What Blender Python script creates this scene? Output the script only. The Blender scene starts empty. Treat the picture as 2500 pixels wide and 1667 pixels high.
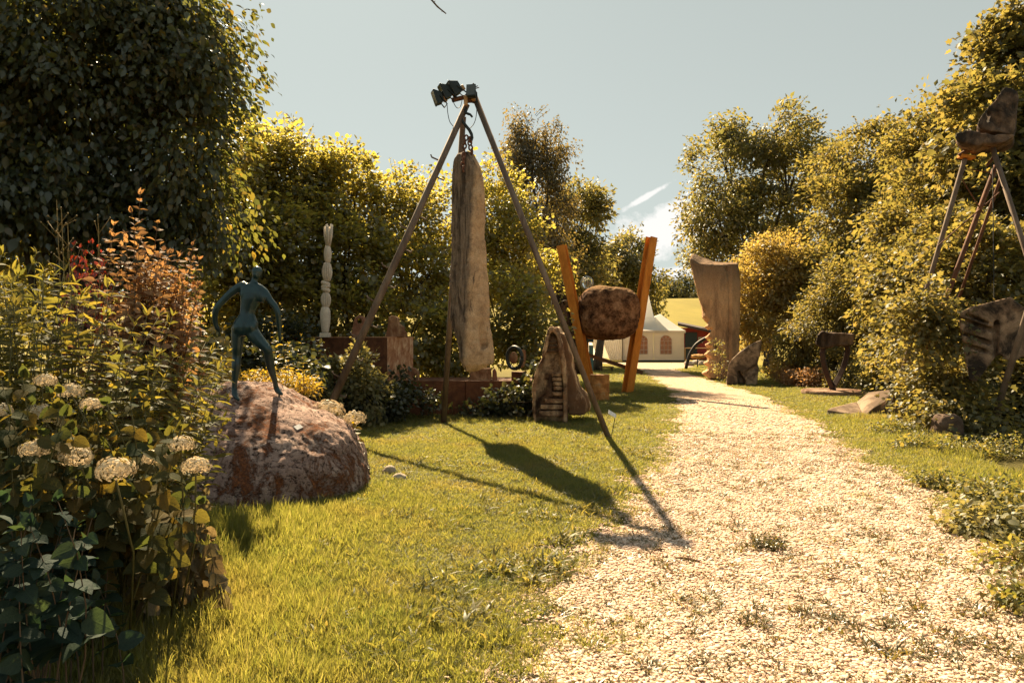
import bpy, bmesh, math, random
import numpy as np
from mathutils import Vector, Matrix, noise

random.seed(7)
RNG = np.random.default_rng(7)
SC = bpy.context.scene
COL = SC.collection

# ------------------------------------------------------------------ camera
F, CX, HY, CAMZ = 1667.0, 1250.0, 833.5, 1.6      # focal length and centre in photo pixels, eye height
cam_d = bpy.data.cameras.new('camera')
cam_d.lens, cam_d.sensor_width = 24.0, 36.0
cam_d.clip_start, cam_d.clip_end = 0.05, 2000
cam = bpy.data.objects.new('camera', cam_d)
cam.location = (0, 0, CAMZ)
cam.rotation_euler = (math.radians(90), 0, 0)
COL.objects.link(cam)
SC.camera = cam

# ------------------------------------------------------------------ sun, sky, exposure
SUN_TO = Vector((-0.3475, 1.025, 1.0)).normalized()          # towards the sun
sun_d = bpy.data.lights.new('sun', 'SUN')
sun_d.energy, sun_d.angle, sun_d.color = 5.0, math.radians(0.6), (1.0, 0.765, 0.475)
sun = bpy.data.objects.new('sun', sun_d)
sun.rotation_euler = (-SUN_TO).to_track_quat('-Z', 'Y').to_euler()
sun.location = (-10, 30, 30)
COL.objects.link(sun)

W = bpy.data.worlds.new('World')
SC.world = W
W.use_nodes = True


def world_nodes():
    nt = W.node_tree
    nt.nodes.clear()
    N, L = nt.nodes.new, nt.links.new

    def m(op, a, b=None, c=None, clamp=False):
        n = N('ShaderNodeMath'); n.operation = op; n.use_clamp = clamp
        for i, v in enumerate((a, b, c)):
            if v is None: continue
            if isinstance(v, (int, float)): n.inputs[i].default_value = v
            else: L(v, n.inputs[i])
        return n.outputs[0]
    out = N('ShaderNodeOutputWorld'); bg = N('ShaderNodeBackground')
    sky = N('ShaderNodeTexSky'); sky.sky_type = 'NISHITA'; sky.sun_disc = False
    sky.sun_elevation = math.asin(SUN_TO.z)
    sky.sun_rotation = math.atan2(SUN_TO.x, SUN_TO.y)
    sky.air_density, sky.dust_density, sky.ozone_density = 1.0, 0.4, 1.0
    hs = N('ShaderNodeHueSaturation'); hs.inputs['Saturation'].default_value = 0.16
    L(sky.outputs[0], hs.inputs['Color'])
    # even the brightness out a little, then tint to the pale grey green of the photo
    gam = N('ShaderNodeGamma'); gam.inputs['Gamma'].default_value = 0.42
    L(hs.outputs[0], gam.inputs['Color'])
    tint = N('ShaderNodeVectorMath'); tint.operation = 'MULTIPLY'
    tint.inputs[1].default_value = (.705, .770, .722)
    L(gam.outputs[0], tint.inputs[0])
    # clouds: noise on the sky direction, gathered low above the horizon
    tc = N('ShaderNodeTexCoord'); sp = N('ShaderNodeSeparateXYZ')
    L(tc.outputs['Generated'], sp.inputs[0])
    yy = m('MAXIMUM', sp.outputs[1], 0.05)
    u, v = m('DIVIDE', sp.outputs[0], yy), m('DIVIDE', sp.outputs[2], yy)
    cb = N('ShaderNodeCombineXYZ'); L(u, cb.inputs[0]); L(v, cb.inputs[1])
    nz = N('ShaderNodeTexNoise'); nz.inputs['Scale'].default_value = 22; nz.inputs['Detail'].default_value = 7
    nz.inputs['Roughness'].default_value = 0.62
    L(cb.outputs[0], nz.inputs['Vector'])

    def blob(u0, v0, ru, rv, slope):
        du = m('SUBTRACT', u, u0)
        dv = m('SUBTRACT', m('SUBTRACT', v, v0), m('MULTIPLY', du, slope))
        a, b = m('DIVIDE', du, ru), m('DIVIDE', dv, rv)
        return m('SUBTRACT', 1.0, m('SQRT', m('ADD', m('MULTIPLY', a, a), m('MULTIPLY', b, b))))
    tot = None
    for bl in ((0.228, 0.162, .095, .034, .22), (0.238, 0.186, .032, .024, .2), (0.262, 0.173, .05, .016, .1),
               (0.197, 0.212, .032, .006, .55), (0.22, 0.098, .10, .010, .03), (0.6, 0.12, .2, .02, .05),
               (-0.9, 0.16, .3, .03, .1), (0.19, 0.160, .05, .018, .3)):
        b = blob(*bl)
        tot = b if tot is None else m('MAXIMUM', tot, b)
    den = m('ADD', tot, m('MULTIPLY', m('SUBTRACT', nz.outputs['Fac'], 0.47), 2.4))
    den = m('MULTIPLY', den, 2.4, clamp=True)
    den = m('MULTIPLY', den, m('GREATER_THAN', sp.outputs[1], 0.06))
    den = m('MULTIPLY', den, 0.92)
    mix = N('ShaderNodeMix'); mix.data_type = 'RGBA'
    L(den, mix.inputs[0]); L(tint.outputs[0], mix.inputs[6])
    mix.inputs[7].default_value = (2.75, 2.7, 2.6, 1)
    L(mix.outputs[2], bg.inputs['Color'])
    bg.inputs['Strength'].default_value = 0.1
    L(bg.outputs[0], out.inputs['Surface'])


world_nodes()
SC.view_settings.view_transform = 'Standard'
SC.view_settings.look = 'None'
SC.view_settings.gamma = 1.0
SC.view_settings.exposure = 1.92
SC.view_settings.use_curve_mapping = False
SC.render.engine = 'CYCLES'
SC.cycles.max_bounces = 7
SC.cycles.diffuse_bounces = 4
SC.cycles.glossy_bounces = 2
SC.cycles.transmission_bounces = 4
SC.cycles.caustics_reflective = False
SC.cycles.caustics_refractive = False
SC.cycles.use_denoising = True


# ------------------------------------------------------------------ helpers
def P(px, py, Y):
    return Vector(((px - CX) / F * Y, Y, CAMZ + (HY - py) / F * Y))


def GY(py):
    return CAMZ * F / (py - HY)


def GP(px, py, z=0.0):
    Y = (CAMZ - z) * F / (py - HY)
    return Vector(((px - CX) / F * Y, Y, z))


def tag(o, label=None, cat=None, group=None, kind=None):
    if label: o['label'] = label
    if cat: o['category'] = cat
    if group: o['group'] = group
    if kind: o['kind'] = kind
    return o


def empty(name, loc, label=None, cat=None, group=None):
    o = bpy.data.objects.new(name, None)
    o.empty_display_size = 0.2
    o.location = loc
    COL.objects.link(o)
    return tag(o, label, cat, group)


def wloc(o):
    v = Vector((0, 0, 0))
    while o is not None:
        v += o.location
        o = o.parent
    return v


def np_mesh(name, V, T, smooth=False, mat=None, uv=None):
    """mesh from a vertex array and an (n,k) face array"""
    V = np.ascontiguousarray(V, dtype=np.float32)
    T = np.ascontiguousarray(T, dtype=np.int32)
    me = bpy.data.meshes.new(name)
    n, k = T.shape
    me.vertices.add(len(V)); me.vertices.foreach_set('co', V.ravel())
    me.loops.add(n * k); me.loops.foreach_set('vertex_index', T.ravel())
    me.polygons.add(n)
    me.polygons.foreach_set('loop_start', np.arange(0, n * k, k, dtype=np.int32))
    if smooth: me.polygons.foreach_set('use_smooth', np.ones(n, dtype=bool))
    if uv is not None:
        me.uv_layers.new(name='leaf').data.foreach_set('uv', np.ascontiguousarray(uv, np.float32).ravel())
    me.update(calc_edges=True)
    if mat: me.materials.append(mat)
    return me


def link(name, me, parent=None, loc=None):
    o = bpy.data.objects.new(name, me)
    if parent is not None: o.parent = parent
    if loc is not None: o.location = loc
    COL.objects.link(o)
    return o


class MB:
    """collects closed shapes in world coordinates, built as ONE mesh"""

    def __init__(s):
        s.V, s.F = [], []

    def add(s, V, Fc):
        b = len(s.V)
        s.V += [tuple(v) for v in V]
        s.F += [tuple(b + i for i in f) for f in Fc]
        return s

    def box(s, c, size, rot=None, taper=1.0):
        sx, sy, sz = (q / 2 for q in size)
        V = [Vector((x * (taper if z > 0 else 1), y * (taper if z > 0 else 1), z)) for z in (-sz, sz) for x, y in ((-sx, -sy), (sx, -sy), (sx, sy), (-sx, sy))]
        if rot is not None: V = [rot @ v for v in V]
        return s.add([v + Vector(c) for v in V], [(3, 2, 1, 0), (4, 5, 6, 7), (0, 1, 5, 4), (1, 2, 6, 5), (2, 3, 7, 6), (3, 0, 4, 7)])

    def rings(s, R, caps=True):
        n = len(R[0]); V = [p for r in R for p in r]; Fc = []
        for k in range(len(R) - 1):
            for i in range(n):
                j = (i + 1) % n
                Fc.append((k * n + i, k * n + j, (k + 1) * n + j, (k + 1) * n + i))
        if caps:
            Fc.append(tuple(range(n - 1, -1, -1)))
            Fc.append(tuple(range((len(R) - 1) * n, len(R) * n)))
        return s.add(V, Fc)

    def tube(s, pts, rad, n=8, flat=1.0, up=None):
        pts = [Vector(p) for p in pts]
        if not hasattr(rad, '__len__'): rad = [rad] * len(pts)
        R = []
        a = None
        for i, p in enumerate(pts):
            t = (pts[min(i + 1, len(pts) - 1)] - pts[max(i - 1, 0)])
            t = t.normalized() if t.length > 1e-9 else Vector((0, 0, 1))
            if a is None:
                a = Vector(up) if up is not None else (Vector((1, 0, 0)) if abs(t.x) < .8 else Vector((0, 1, 0)))
            a = (a - t * a.dot(t)).normalized()
            b = t.cross(a)
            R.append([p + a * (rad[i] * math.cos(q)) + b * (rad[i] * flat * math.sin(q)) for q in (2 * math.pi * k / n for k in range(n))])
        return s.rings(R)

    def lathe(s, c, prof, n=24, rib=0.0, nrib=14, twist=0.0):
        c = Vector(c); R = []
        for r, z in prof:
            ring = []
            for k in range(n):
                q = 2 * math.pi * k / n
                rr = r * (1 - rib * (0.5 + 0.5 * math.cos(nrib * q)) ** 3)
                ring.append(c + Vector((rr * math.cos(q + twist * z), rr * math.sin(q + twist * z), z)))
            R.append(ring)
        return s.rings(R)

    def prism(s, front, off):
        """front: list of 3-D points (any winding), off: extrusion vector"""
        n = len(front); off = Vector(off)
        V = [Vector(p) for p in front] + [Vector(p) + off for p in front]
        nrm = Vector((0, 0, 0))
        for i in range(n):
            a, b = V[i], V[(i + 1) % n]
            nrm += a.cross(b)
        flip = nrm.dot(off) > 0
        Fc = [tuple(range(n)), tuple(range(2 * n - 1, n - 1, -1))] + [(i, i + n, (i + 1) % n + n, (i + 1) % n) for i in range(n)]
        if flip: Fc = [tuple(reversed(f)) for f in Fc]
        return s.add(V, Fc)

    def hull(s, pts):
        bm = bmesh.new()
        for p in pts: bm.verts.new(p)
        r = bmesh.ops.convex_hull(bm, input=bm.verts)
        bad = list({e for e in r['geom_interior'] + r['geom_unused'] if isinstance(e, bmesh.types.BMVert)})
        if bad: bmesh.ops.delete(bm, geom=bad, context='VERTS')
        bmesh.ops.recalc_face_normals(bm, faces=bm.faces)
        bm.verts.index_update()
        s.add([v.co.copy() for v in bm.verts], [[v.index for v in f.verts] for f in bm.faces])
        bm.free()
        return s

    def ball(s, c, r, sub=2, exp=2.0, rot=None):
        bm = bmesh.new()
        bmesh.ops.create_icosphere(bm, subdivisions=sub, radius=1)
        V = []
        for v in bm.verts:
            p = v.co
            if exp != 2.0:
                k = (abs(p.x) ** exp + abs(p.y) ** exp + abs(p.z) ** exp) ** (-1 / exp)
                p = p * k
            p = Vector((p.x * r[0], p.y * r[1], p.z * r[2])) if hasattr(r, '__len__') else p * r
            if rot is not None: p = rot @ p
            V.append(p + Vector(c))
        bm.verts.index_update()
        s.add(V, [[v.index for v in f.verts] for f in bm.faces])
        bm.free()
        return s

    def mesh(s, name, off=Vector((0, 0, 0)), mat=None, smooth=False):
        me = bpy.data.meshes.new(name)
        me.from_pydata([Vector(v) - off for v in s.V], [], s.F)
        if smooth: me.polygons.foreach_set('use_smooth', [True] * len(me.polygons))
        me.update()
        if mat: me.materials.append(mat)
        return me

    def build(s, name, mat, parent=None, smooth=False, bevel=0.0, loc=None):
        off = wloc(parent) if parent is not None else (Vector(loc) if loc is not None else Vector((0, 0, 0)))
        o = link(name, s.mesh(name, off, mat, smooth), parent, loc if parent is None else None)
        if bevel:
            md = o.modifiers.new('bevel', 'BEVEL'); md.width = bevel; md.segments = 2; md.limit_method = 'ANGLE'
        return o


def rockify(mb, name, mat, parent=None, voxel=0.03, amp=0.02, freq=3.0, smooth=4, cut=None, fine=0.0, loc=None, shade=True):
    """remesh the collected solids into one continuous skin, round it, roughen it with noise"""
    tmp = link('tmp_solid', mb.mesh('tmp'))
    cuts = []
    for c in (cut or []):
        co = link('tmp_cut', c.mesh('tmpc'))
        co.hide_render = True
        b = tmp.modifiers.new('b', 'BOOLEAN'); b.operation = 'DIFFERENCE'; b.object = co; b.solver = 'EXACT'
        cuts.append(co)
    r = tmp.modifiers.new('r', 'REMESH'); r.mode = 'VOXEL'; r.voxel_size = voxel
    if smooth:
        sm = tmp.modifiers.new('s', 'SMOOTH'); sm.factor = 0.5; sm.iterations = smooth
    dg = bpy.context.evaluated_depsgraph_get()
    me = bpy.data.meshes.new_from_object(tmp.evaluated_get(dg))
    for o in cuts + [tmp]:
        d = o.data
        bpy.data.objects.remove(o); bpy.data.meshes.remove(d)
    me.name = name
    n = len(me.vertices)
    co = np.empty(n * 3, np.float32); me.vertices.foreach_get('co', co); co = co.reshape(-1, 3)
    nr = np.empty(n * 3, np.float32); me.vertices.foreach_get('normal', nr); nr = nr.reshape(-1, 3)
    if amp or fine:
        d = np.empty(n, np.float32)
        for i in range(n):
            p = Vector(co[i]) * freq
            d[i] = amp * noise.fractal(p, 1.0, 2.0, 4) + (fine * noise.fractal(p * 6.0, 1.0, 2.0, 2) if fine else 0)
        co = co + nr * d[:, None]
    off = wloc(parent) if parent is not None else (Vector(loc) if loc is not None else Vector((0, 0, 0)))
    co = co - np.array(off, dtype=np.float32)
    me.vertices.foreach_set('co', co.ravel())
    me.polygons.foreach_set('use_smooth', [shade] * len(me.polygons))
    me.update()
    me.materials.clear(); me.materials.append(mat)
    return link(name, me, parent, loc if parent is None else None)


# ------------------------------------------------------------------ materials
class NT:
    def __init__(s, name):
        s.m = bpy.data.materials.new(name); s.m.use_nodes = True
        s.t = s.m.node_tree; s.t.nodes.clear()
        s.out = s.n('ShaderNodeOutputMaterial')

    def n(s, typ, **kw):
        x = s.t.nodes.new(typ)
        for k, v in kw.items(): setattr(x, k, v)
        return x

    def set(s, sock, v):
        if isinstance(v, bpy.types.NodeSocket): s.t.links.new(v, sock)
        elif v is not None:
            if hasattr(v, '__len__') and len(v) == 3 and sock.type == 'RGBA': v = (*v, 1)
            sock.default_value = v

    def math(s, op, a, b=None, clamp=False):
        x = s.n('ShaderNodeMath', operation=op, use_clamp=clamp)
        s.set(x.inputs[0], a); s.set(x.inputs[1], b)
        return x.outputs[0]

    def mix(s, fac, a, b, blend='MIX'):
        x = s.n('ShaderNodeMix', data_type='RGBA', blend_type=blend)
        s.set(x.inputs[0], fac); s.set(x.inputs[6], a); s.set(x.inputs[7], b)
        return x.outputs[2]

    def ramp(s, fac, stops, interp='LINEAR'):
        x = s.n('ShaderNodeValToRGB'); x.color_ramp.interpolation = interp
        e = x.color_ramp.elements
        while len(e) < len(stops): e.new(0.5)
        for q, (p, c) in zip(e, stops):
            q.position = p; q.color = (*c, 1) if len(c) == 3 else c
        s.set(x.inputs[0], fac)
        return x.outputs[0]

    def coords(s, scale=None, kind='Object'):
        c = s.n('ShaderNodeTexCoord').outputs[kind]
        if scale:
            mp = s.n('ShaderNodeMapping'); s.set(mp.inputs['Scale'], scale); s.t.links.new(c, mp.inputs['Vector'])
            c = mp.outputs[0]
        return c

    def noise(s, vec, scale, detail=4, rough=.6, dist=0.0):
        x = s.n('ShaderNodeTexNoise')
        s.set(x.inputs['Vector'], vec); x.inputs['Scale'].default_value = scale
        x.inputs['Detail'].default_value = detail; x.inputs['Roughness'].default_value = rough
        x.inputs['Distortion'].default_value = dist
        return x.outputs['Fac']

    def voro(s, vec, scale, feature='F1', out='Distance'):
        x = s.n('ShaderNodeTexVoronoi', feature=feature)
        s.set(x.inputs['Vector'], vec); x.inputs['Scale'].default_value = scale
        return x.outputs[out]

    def bump(s, h, strength=.5, dist=.02, normal=None):
        x = s.n('ShaderNodeBump'); x.inputs['Strength'].default_value = strength; x.inputs['Distance'].default_value = dist
        s.set(x.inputs['Height'], h)
        if normal is not None: s.set(x.inputs['Normal'], normal)
        return x.outputs[0]

    def surf(s, color, rough=.8, metal=0.0, normal=None, spec=.3, **kw):
        b = s.n('ShaderNodeBsdfPrincipled')
        s.set(b.inputs['Base Color'], color); s.set(b.inputs['Roughness'], rough); s.set(b.inputs['Metallic'], metal)
        b.inputs['Specular IOR Level'].default_value = spec
        if normal is not None: s.set(b.inputs['Normal'], normal)
        for k, v in kw.items(): s.set(b.inputs[k], v)
        s.t.links.new(b.outputs[0], s.out.inputs['Surface'])
        return s.m


def leafmat(name, cols, trans=.5, tint=(3.6, 2.6, 1.5), gloss=.07, rough=.38, gcol=(.9, .95, 1.0), patchy=None, veins=False):
    t = NT(name)
    isl = t.n('ShaderNodeNewGeometry').outputs['Random Per Island']
    rn = t.math('FRACT', t.math('ADD', isl, t.n('ShaderNodeObjectInfo').outputs['Random']))
    k = len(cols) - 1
    c = t.ramp(rn, [(i / k, q) for i, q in enumerate(cols)])
    if patchy:
        loc = t.n('ShaderNodeObjectInfo').outputs['Location']
        c = t.mix(t.ramp(t.noise(loc, .9, 6, .7), [(.50, (0, 0, 0)), (.68, (.75, .75, .75))]), c, patchy[0])
        c = t.mix(t.ramp(t.noise(loc, 1.9, 5, .7), [(.30, (.7, .7, .7)), (.46, (0, 0, 0))]), c, patchy[1])
    nrm = None
    if veins:
        uv = t.n('ShaderNodeUVMap').outputs[0]
        sp = t.n('ShaderNodeSeparateXYZ'); t.t.links.new(uv, sp.inputs[0])
        ax = t.math('ABSOLUTE', sp.outputs[0])
        rib = t.math('SUBTRACT', 1.0, t.math('MULTIPLY', ax, 28.0), True)
        w = t.math('SINE', t.math('MULTIPLY', t.math('SUBTRACT', sp.outputs[1], t.math('MULTIPLY', ax, .75)), 52.0))
        side = t.math('MULTIPLY', t.math('SUBTRACT', w, .80), 4.0, True)
        vn = t.math('MAXIMUM', rib, side)
        blot = t.noise(uv, 7, 5, .7)
        c = t.mix(t.math('MULTIPLY', vn, .28), t.mix(1.0, c, t.ramp(blot, [(.3, (.72, .74, .7)), (.7, (1.25, 1.2, 1.1))]), 'MULTIPLY'), t.mix(1.0, c, (1.7, 1.6, 1.3, 1), 'MULTIPLY'))
        nrm = t.bump(t.math('ADD', t.math('MULTIPLY', vn, -.6), blot), .22, .04)
    tv = t.n('ShaderNodeVectorMath', operation='MULTIPLY'); t.set(tv.inputs[0], c); tv.inputs[1].default_value = tint
    d = t.n('ShaderNodeBsdfDiffuse'); t.set(d.inputs[0], c)
    tr = t.n('ShaderNodeBsdfTranslucent'); t.set(tr.inputs[0], tv.outputs[0])
    if nrm is not None: t.set(d.inputs['Normal'], nrm); t.set(tr.inputs['Normal'], nrm)
    m1 = t.n('ShaderNodeMixShader'); m1.inputs[0].default_value = trans
    t.t.links.new(d.outputs[0], m1.inputs[1]); t.t.links.new(tr.outputs[0], m1.inputs[2])
    g = t.n('ShaderNodeBsdfGlossy'); t.set(g.inputs[0], gcol); g.inputs['Roughness'].default_value = rough
    if nrm is not None: t.set(g.inputs['Normal'], nrm)
    m2 = t.n('ShaderNodeMixShader'); m2.inputs[0].default_value = gloss
    t.t.links.new(m1.outputs[0], m2.inputs[1]); t.t.links.new(g.outputs[0], m2.inputs[2])
    t.t.links.new(m2.outputs[0], t.out.inputs['Surface'])
    return t.m


def rockmat(name, cols, scale=3.0, stretch=None, dark=None, dark_amt=.5, dark_scale=2.0, moss=None, moss_amt=.5, bump=.6, grain=60, dist=.02):
    """noise of stone colours, weather stains, moss that likes upward faces"""
    t = NT(name)
    v = t.coords()
    vs = t.coords(stretch) if stretch else v
    a = t.noise(vs, scale, 8, .65)
    k = len(cols) - 1
    c = t.ramp(a, [(.28 + .44 * i / k, q) for i, q in enumerate(cols)])
    gr = t.noise(v, grain, 3, .7)
    c = t.mix(.45, c, t.ramp(gr, [(.3, (.35, .35, .35)), (.7, (1.25, 1.25, 1.25))]), 'MULTIPLY')
    if dark:
        dk = t.ramp(t.noise(vs, dark_scale, 7, .7, .4), [(.5 - .22 * dark_amt, (0, 0, 0)), (.62 - .1 * dark_amt, (1, 1, 1))])
        inv = t.math('SUBTRACT', 1.0, dk)
        c = t.mix(inv, c, dark)
    if moss:
        nz = t.n('ShaderNodeSeparateXYZ'); t.t.links.new(t.n('ShaderNodeNewGeometry').outputs['Normal'], nz.inputs[0])
        up = t.math('MULTIPLY', t.math('ADD', nz.outputs[2], .35), .55)
        ms = t.math('ADD', t.noise(v, 2.6, 8, .72, .3), t.math('MULTIPLY', up, .12))
        mk = t.ramp(ms, [(.62 - .16 * moss_amt, (0, 0, 0)), (.68 - .16 * moss_amt, (1, 1, 1))])
        mc = t.mix(t.noise(v, 40, 4, .7), tuple(.5 * q for q in moss), tuple(1.5 * q for q in moss))
        c = t.mix(mk, c, mc)
    h = t.math('ADD', t.noise(v, scale * 5, 8, .7), t.math('MULTIPLY', gr, .4))
    return t.surf(c, .92, 0, t.bump(h, bump, dist), .15)


def rustmat(name, cols, scale=6, bump=.25, rough=.8, stretch=None, metal=0.0):
    t = NT(name)
    v = t.coords(stretch)
    a = t.noise(v, scale, 8, .68, .3)
    k = len(cols) - 1
    c = t.ramp(a, [(.3 + .4 * i / k, q) for i, q in enumerate(cols)])
    b = t.noise(t.coords(), scale * 9, 4, .7)
    c = t.mix(.4, c, t.ramp(b, [(.3, (.4, .4, .4)), (.7, (1.25, 1.25, 1.25))]), 'MULTIPLY')
    return t.surf(c, rough, metal, t.bump(b, bump, .01), .25)


def plainmat(name, col, rough=.6, metal=0.0, var=.25, scale=12, spec=.3):
    t = NT(name)
    a = t.noise(t.coords(), scale, 6, .65)
    c = t.mix(1.0, col, t.ramp(a, [(.25, (1 - var,) * 3), (.75, (1 + var,) * 3)]), 'MULTIPLY')
    return t.surf(c, rough, metal, t.bump(a, .1, .005), spec)

# ------------------------------------------------------------------ ground, path, hill
def sstep(a, b, x):
    t = np.clip((x - a) / (b - a), 0, 1)
    return t * t * (3 - 2 * t)


def hill(x, y):
    return 15.5 * sstep(70, 250, y) + 14 * sstep(250, 420, y) + 1.2 * np.sin(x * .02) * sstep(90, 200, y)


PL = np.array([(-6, -1.2), (1.5, -.25), (3.2, .0), (4.06, .2), (5.63, .80), (7.26, 1.31), (9.8, 2.2), (12.8, 3.12), (17.3, 4.2), (23.7, 5.35), (31.2, 6.3), (38, 7.2), (43, 7.4), (52, 6.5)])
PR = np.array([(-6, 3.2), (1.5, 3.45), (3.2, 3.6), (4.96, 3.75), (6.04, 3.95), (7.7, 4.5), (9.8, 5.0), (13.5, 5.95), (20, 7.35), (29, 8.3), (38.4, 9.2), (43, 11.5), (52, 13.5)])


def path_l(y): return np.interp(y, PL[:, 0], PL[:, 1])
def path_r(y): return np.interp(y, PR[:, 0], PR[:, 1])


def wob(y, s):
    return .09 * np.sin(y * 2.1 + s) + .06 * np.sin(y * 5.3 + 2 * s) + .04 * np.sin(y * 13.7 + s * 3)


def make_ground():
    xs = np.unique(np.concatenate([np.linspace(-500, -40, 14), np.linspace(-40, 110, 51), np.linspace(110, 500, 12)]))
    ys = np.unique(np.concatenate([np.linspace(-60, 60, 25), np.linspace(60, 440, 60), np.linspace(440, 900, 6)]))
    X, Y = np.meshgrid(xs, ys)
    V = np.stack([X, Y, hill(X, Y)], -1).reshape(-1, 3)
    nx, ny = len(xs), len(ys)
    i = np.arange(nx * ny).reshape(ny, nx)
    T = np.stack([i[:-1, :-1], i[:-1, 1:], i[1:, 1:], i[1:, :-1]], -1).reshape(-1, 4)
    t = NT('meadow_soil')
    v = t.coords()
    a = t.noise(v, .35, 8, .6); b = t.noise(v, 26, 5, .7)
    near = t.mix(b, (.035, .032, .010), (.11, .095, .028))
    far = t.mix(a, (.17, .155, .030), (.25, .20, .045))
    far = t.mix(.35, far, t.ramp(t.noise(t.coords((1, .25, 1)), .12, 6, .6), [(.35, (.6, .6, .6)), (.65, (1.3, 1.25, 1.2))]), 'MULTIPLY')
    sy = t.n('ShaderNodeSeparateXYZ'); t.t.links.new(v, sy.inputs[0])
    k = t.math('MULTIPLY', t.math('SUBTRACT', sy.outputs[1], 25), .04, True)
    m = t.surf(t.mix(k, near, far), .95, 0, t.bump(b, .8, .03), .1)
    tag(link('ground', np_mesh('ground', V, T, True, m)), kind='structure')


def make_path():
    ys = np.concatenate([np.arange(-4, 14, .07), np.arange(14, 52, .25)])
    l = path_l(ys) + wob(ys, .3); r = path_r(ys) - wob(ys, 1.7)
    nx = 9
    f = np.linspace(0, 1, nx)
    X = l[:, None] * (1 - f) + r[:, None] * f
    V = np.stack([X, np.repeat(ys[:, None], nx, 1), np.full_like(X, .006)], -1).reshape(-1, 3)
    i = np.arange(len(ys) * nx).reshape(len(ys), nx)
    T = np.stack([i[:-1, :-1], i[:-1, 1:], i[1:, 1:], i[1:, :-1]], -1).reshape(-1, 4)
    t = NT('pale_gravel')
    v = t.coords()
    vo = t.voro(v, 38); vc = t.voro(v, 38, 'F1', 'Color')
    big = t.noise(v, 1.1, 7, .65)
    sep = t.n('ShaderNodeSeparateColor'); t.t.links.new(vc, sep.inputs[0])
    c = t.ramp(sep.outputs[0], [(0, (.54, .40, .29)), (.5, (.68, .52, .40)), (1, (.77, .62, .50))])
    c = t.mix(1.0, c, t.ramp(vo, [(.2, (1, 1, 1)), (.7, (.42, .35, .28))]), 'MULTIPLY')
    c = t.mix(t.ramp(big, [(.58, (0, 0, 0)), (.74, (.55, .55, .55))]), c, (.24, .19, .07))
    h = t.math('SUBTRACT', 1.0, vo)
    m = t.surf(c, .9, 0, t.bump(h, .9, .018), .15)
    tag(link('gravel_path', np_mesh('gravel_path', V, T, True, m)), kind='structure')


make_ground()
make_path()


# ------------------------------------------------------------------ scattered cover (grass, gravel)
def scatter_tree(coll):
    g = bpy.data.node_groups.new('scatter', 'GeometryNodeTree')
    g.interface.new_socket('Geometry', in_out='INPUT', socket_type='NodeSocketGeometry')
    g.interface.new_socket('Geometry', in_out='OUTPUT', socket_type='NodeSocketGeometry')
    N, L = g.nodes.new, g.links.new
    gi, go = N('NodeGroupInput'), N('NodeGroupOutput')
    ip = N('GeometryNodeInstanceOnPoints')
    ci = N('GeometryNodeCollectionInfo')
    ci.inputs['Collection'].default_value = coll
    ci.inputs['Separate Children'].default_value = True
    ci.inputs['Reset Children'].default_value = True

    def attr(nm, ty):
        a = N('GeometryNodeInputNamedAttribute'); a.data_type = ty; a.inputs['Name'].default_value = nm
        return a.outputs['Attribute']
    e2r = N('FunctionNodeEulerToRotation')
    L(attr('rot', 'FLOAT_VECTOR'), e2r.inputs[0])
    L(gi.outputs[0], ip.inputs['Points']); L(ci.outputs[0], ip.inputs['Instance'])
    ip.inputs['Pick Instance'].default_value = True
    L(attr('vid', 'INT'), ip.inputs['Instance Index'])
    L(e2r.outputs[0], ip.inputs['Rotation'])
    L(attr('scl', 'FLOAT_VECTOR'), ip.inputs['Scale'])
    L(ip.outputs[0], go.inputs[0])
    return g


def scatter(name, pts, rot, scl, meshes, label=None):
    """real geometry laid out by geometry nodes: one object of kind stuff"""
    coll = bpy.data.collections.new(name + '_pieces')
    for me in meshes:
        coll.objects.link(tag(bpy.data.objects.new(name, me), kind='stuff'))
    n = len(pts)
    me = bpy.data.meshes.new(name)
    me.vertices.add(n); me.vertices.foreach_set('co', np.ascontiguousarray(pts, np.float32).ravel())
    for nm, ty, key, arr in (('rot', 'FLOAT_VECTOR', 'vector', rot), ('scl', 'FLOAT_VECTOR', 'vector', scl)):
        a = me.attributes.new(nm, ty, 'POINT'); a.data.foreach_set(key, np.ascontiguousarray(arr, np.float32).ravel())
    a = me.attributes.new('vid', 'INT', 'POINT'); a.data.foreach_set('value', RNG.integers(0, len(meshes), n).astype(np.int32))
    o = link(name, me)
    o.modifiers.new('scatter', 'NODES').node_group = scatter_tree(coll)
    return tag(o, label, kind='stuff')


def tuft(mat, nbl, spread, width, curve, seed, hvar=.5):
    r = np.random.default_rng(seed)
    V, T = [], []
    for i in range(nbl):
        a = r.uniform(0, 2 * math.pi); d = spread * math.sqrt(r.uniform())
        bx, by = d * math.cos(a), d * math.sin(a)
        a2 = a + r.normal() * .9
        h = 1 - hvar * r.uniform(); c = curve * r.uniform(.3, 1.2) * h
        wx, wy = -math.sin(a2 + r.normal() * .8) * width, math.cos(a2 + r.normal() * .8) * width
        b = len(V)
        for k, (f, w) in enumerate(((0, .8), (.4, 1), (.75, .65))):
            x, y, z = bx + math.cos(a2) * c * f * f, by + math.sin(a2) * c * f * f, h * f * (1 - .25 * c * f)
            V += [(x - wx * w, y - wy * w, z), (x + wx * w, y + wy * w, z)]
        V.append((bx + math.cos(a2) * c * 1.1, by + math.sin(a2) * c * 1.1, h * (1 - .3 * c)))
        T += [(b, b + 1, b + 3), (b, b + 3, b + 2), (b + 2, b + 3, b + 5), (b + 2, b + 5, b + 4), (b + 4, b + 5, b + 6)]
    return np_mesh('grass_tuft', np.array(V), np.array(T), False, mat)


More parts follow.
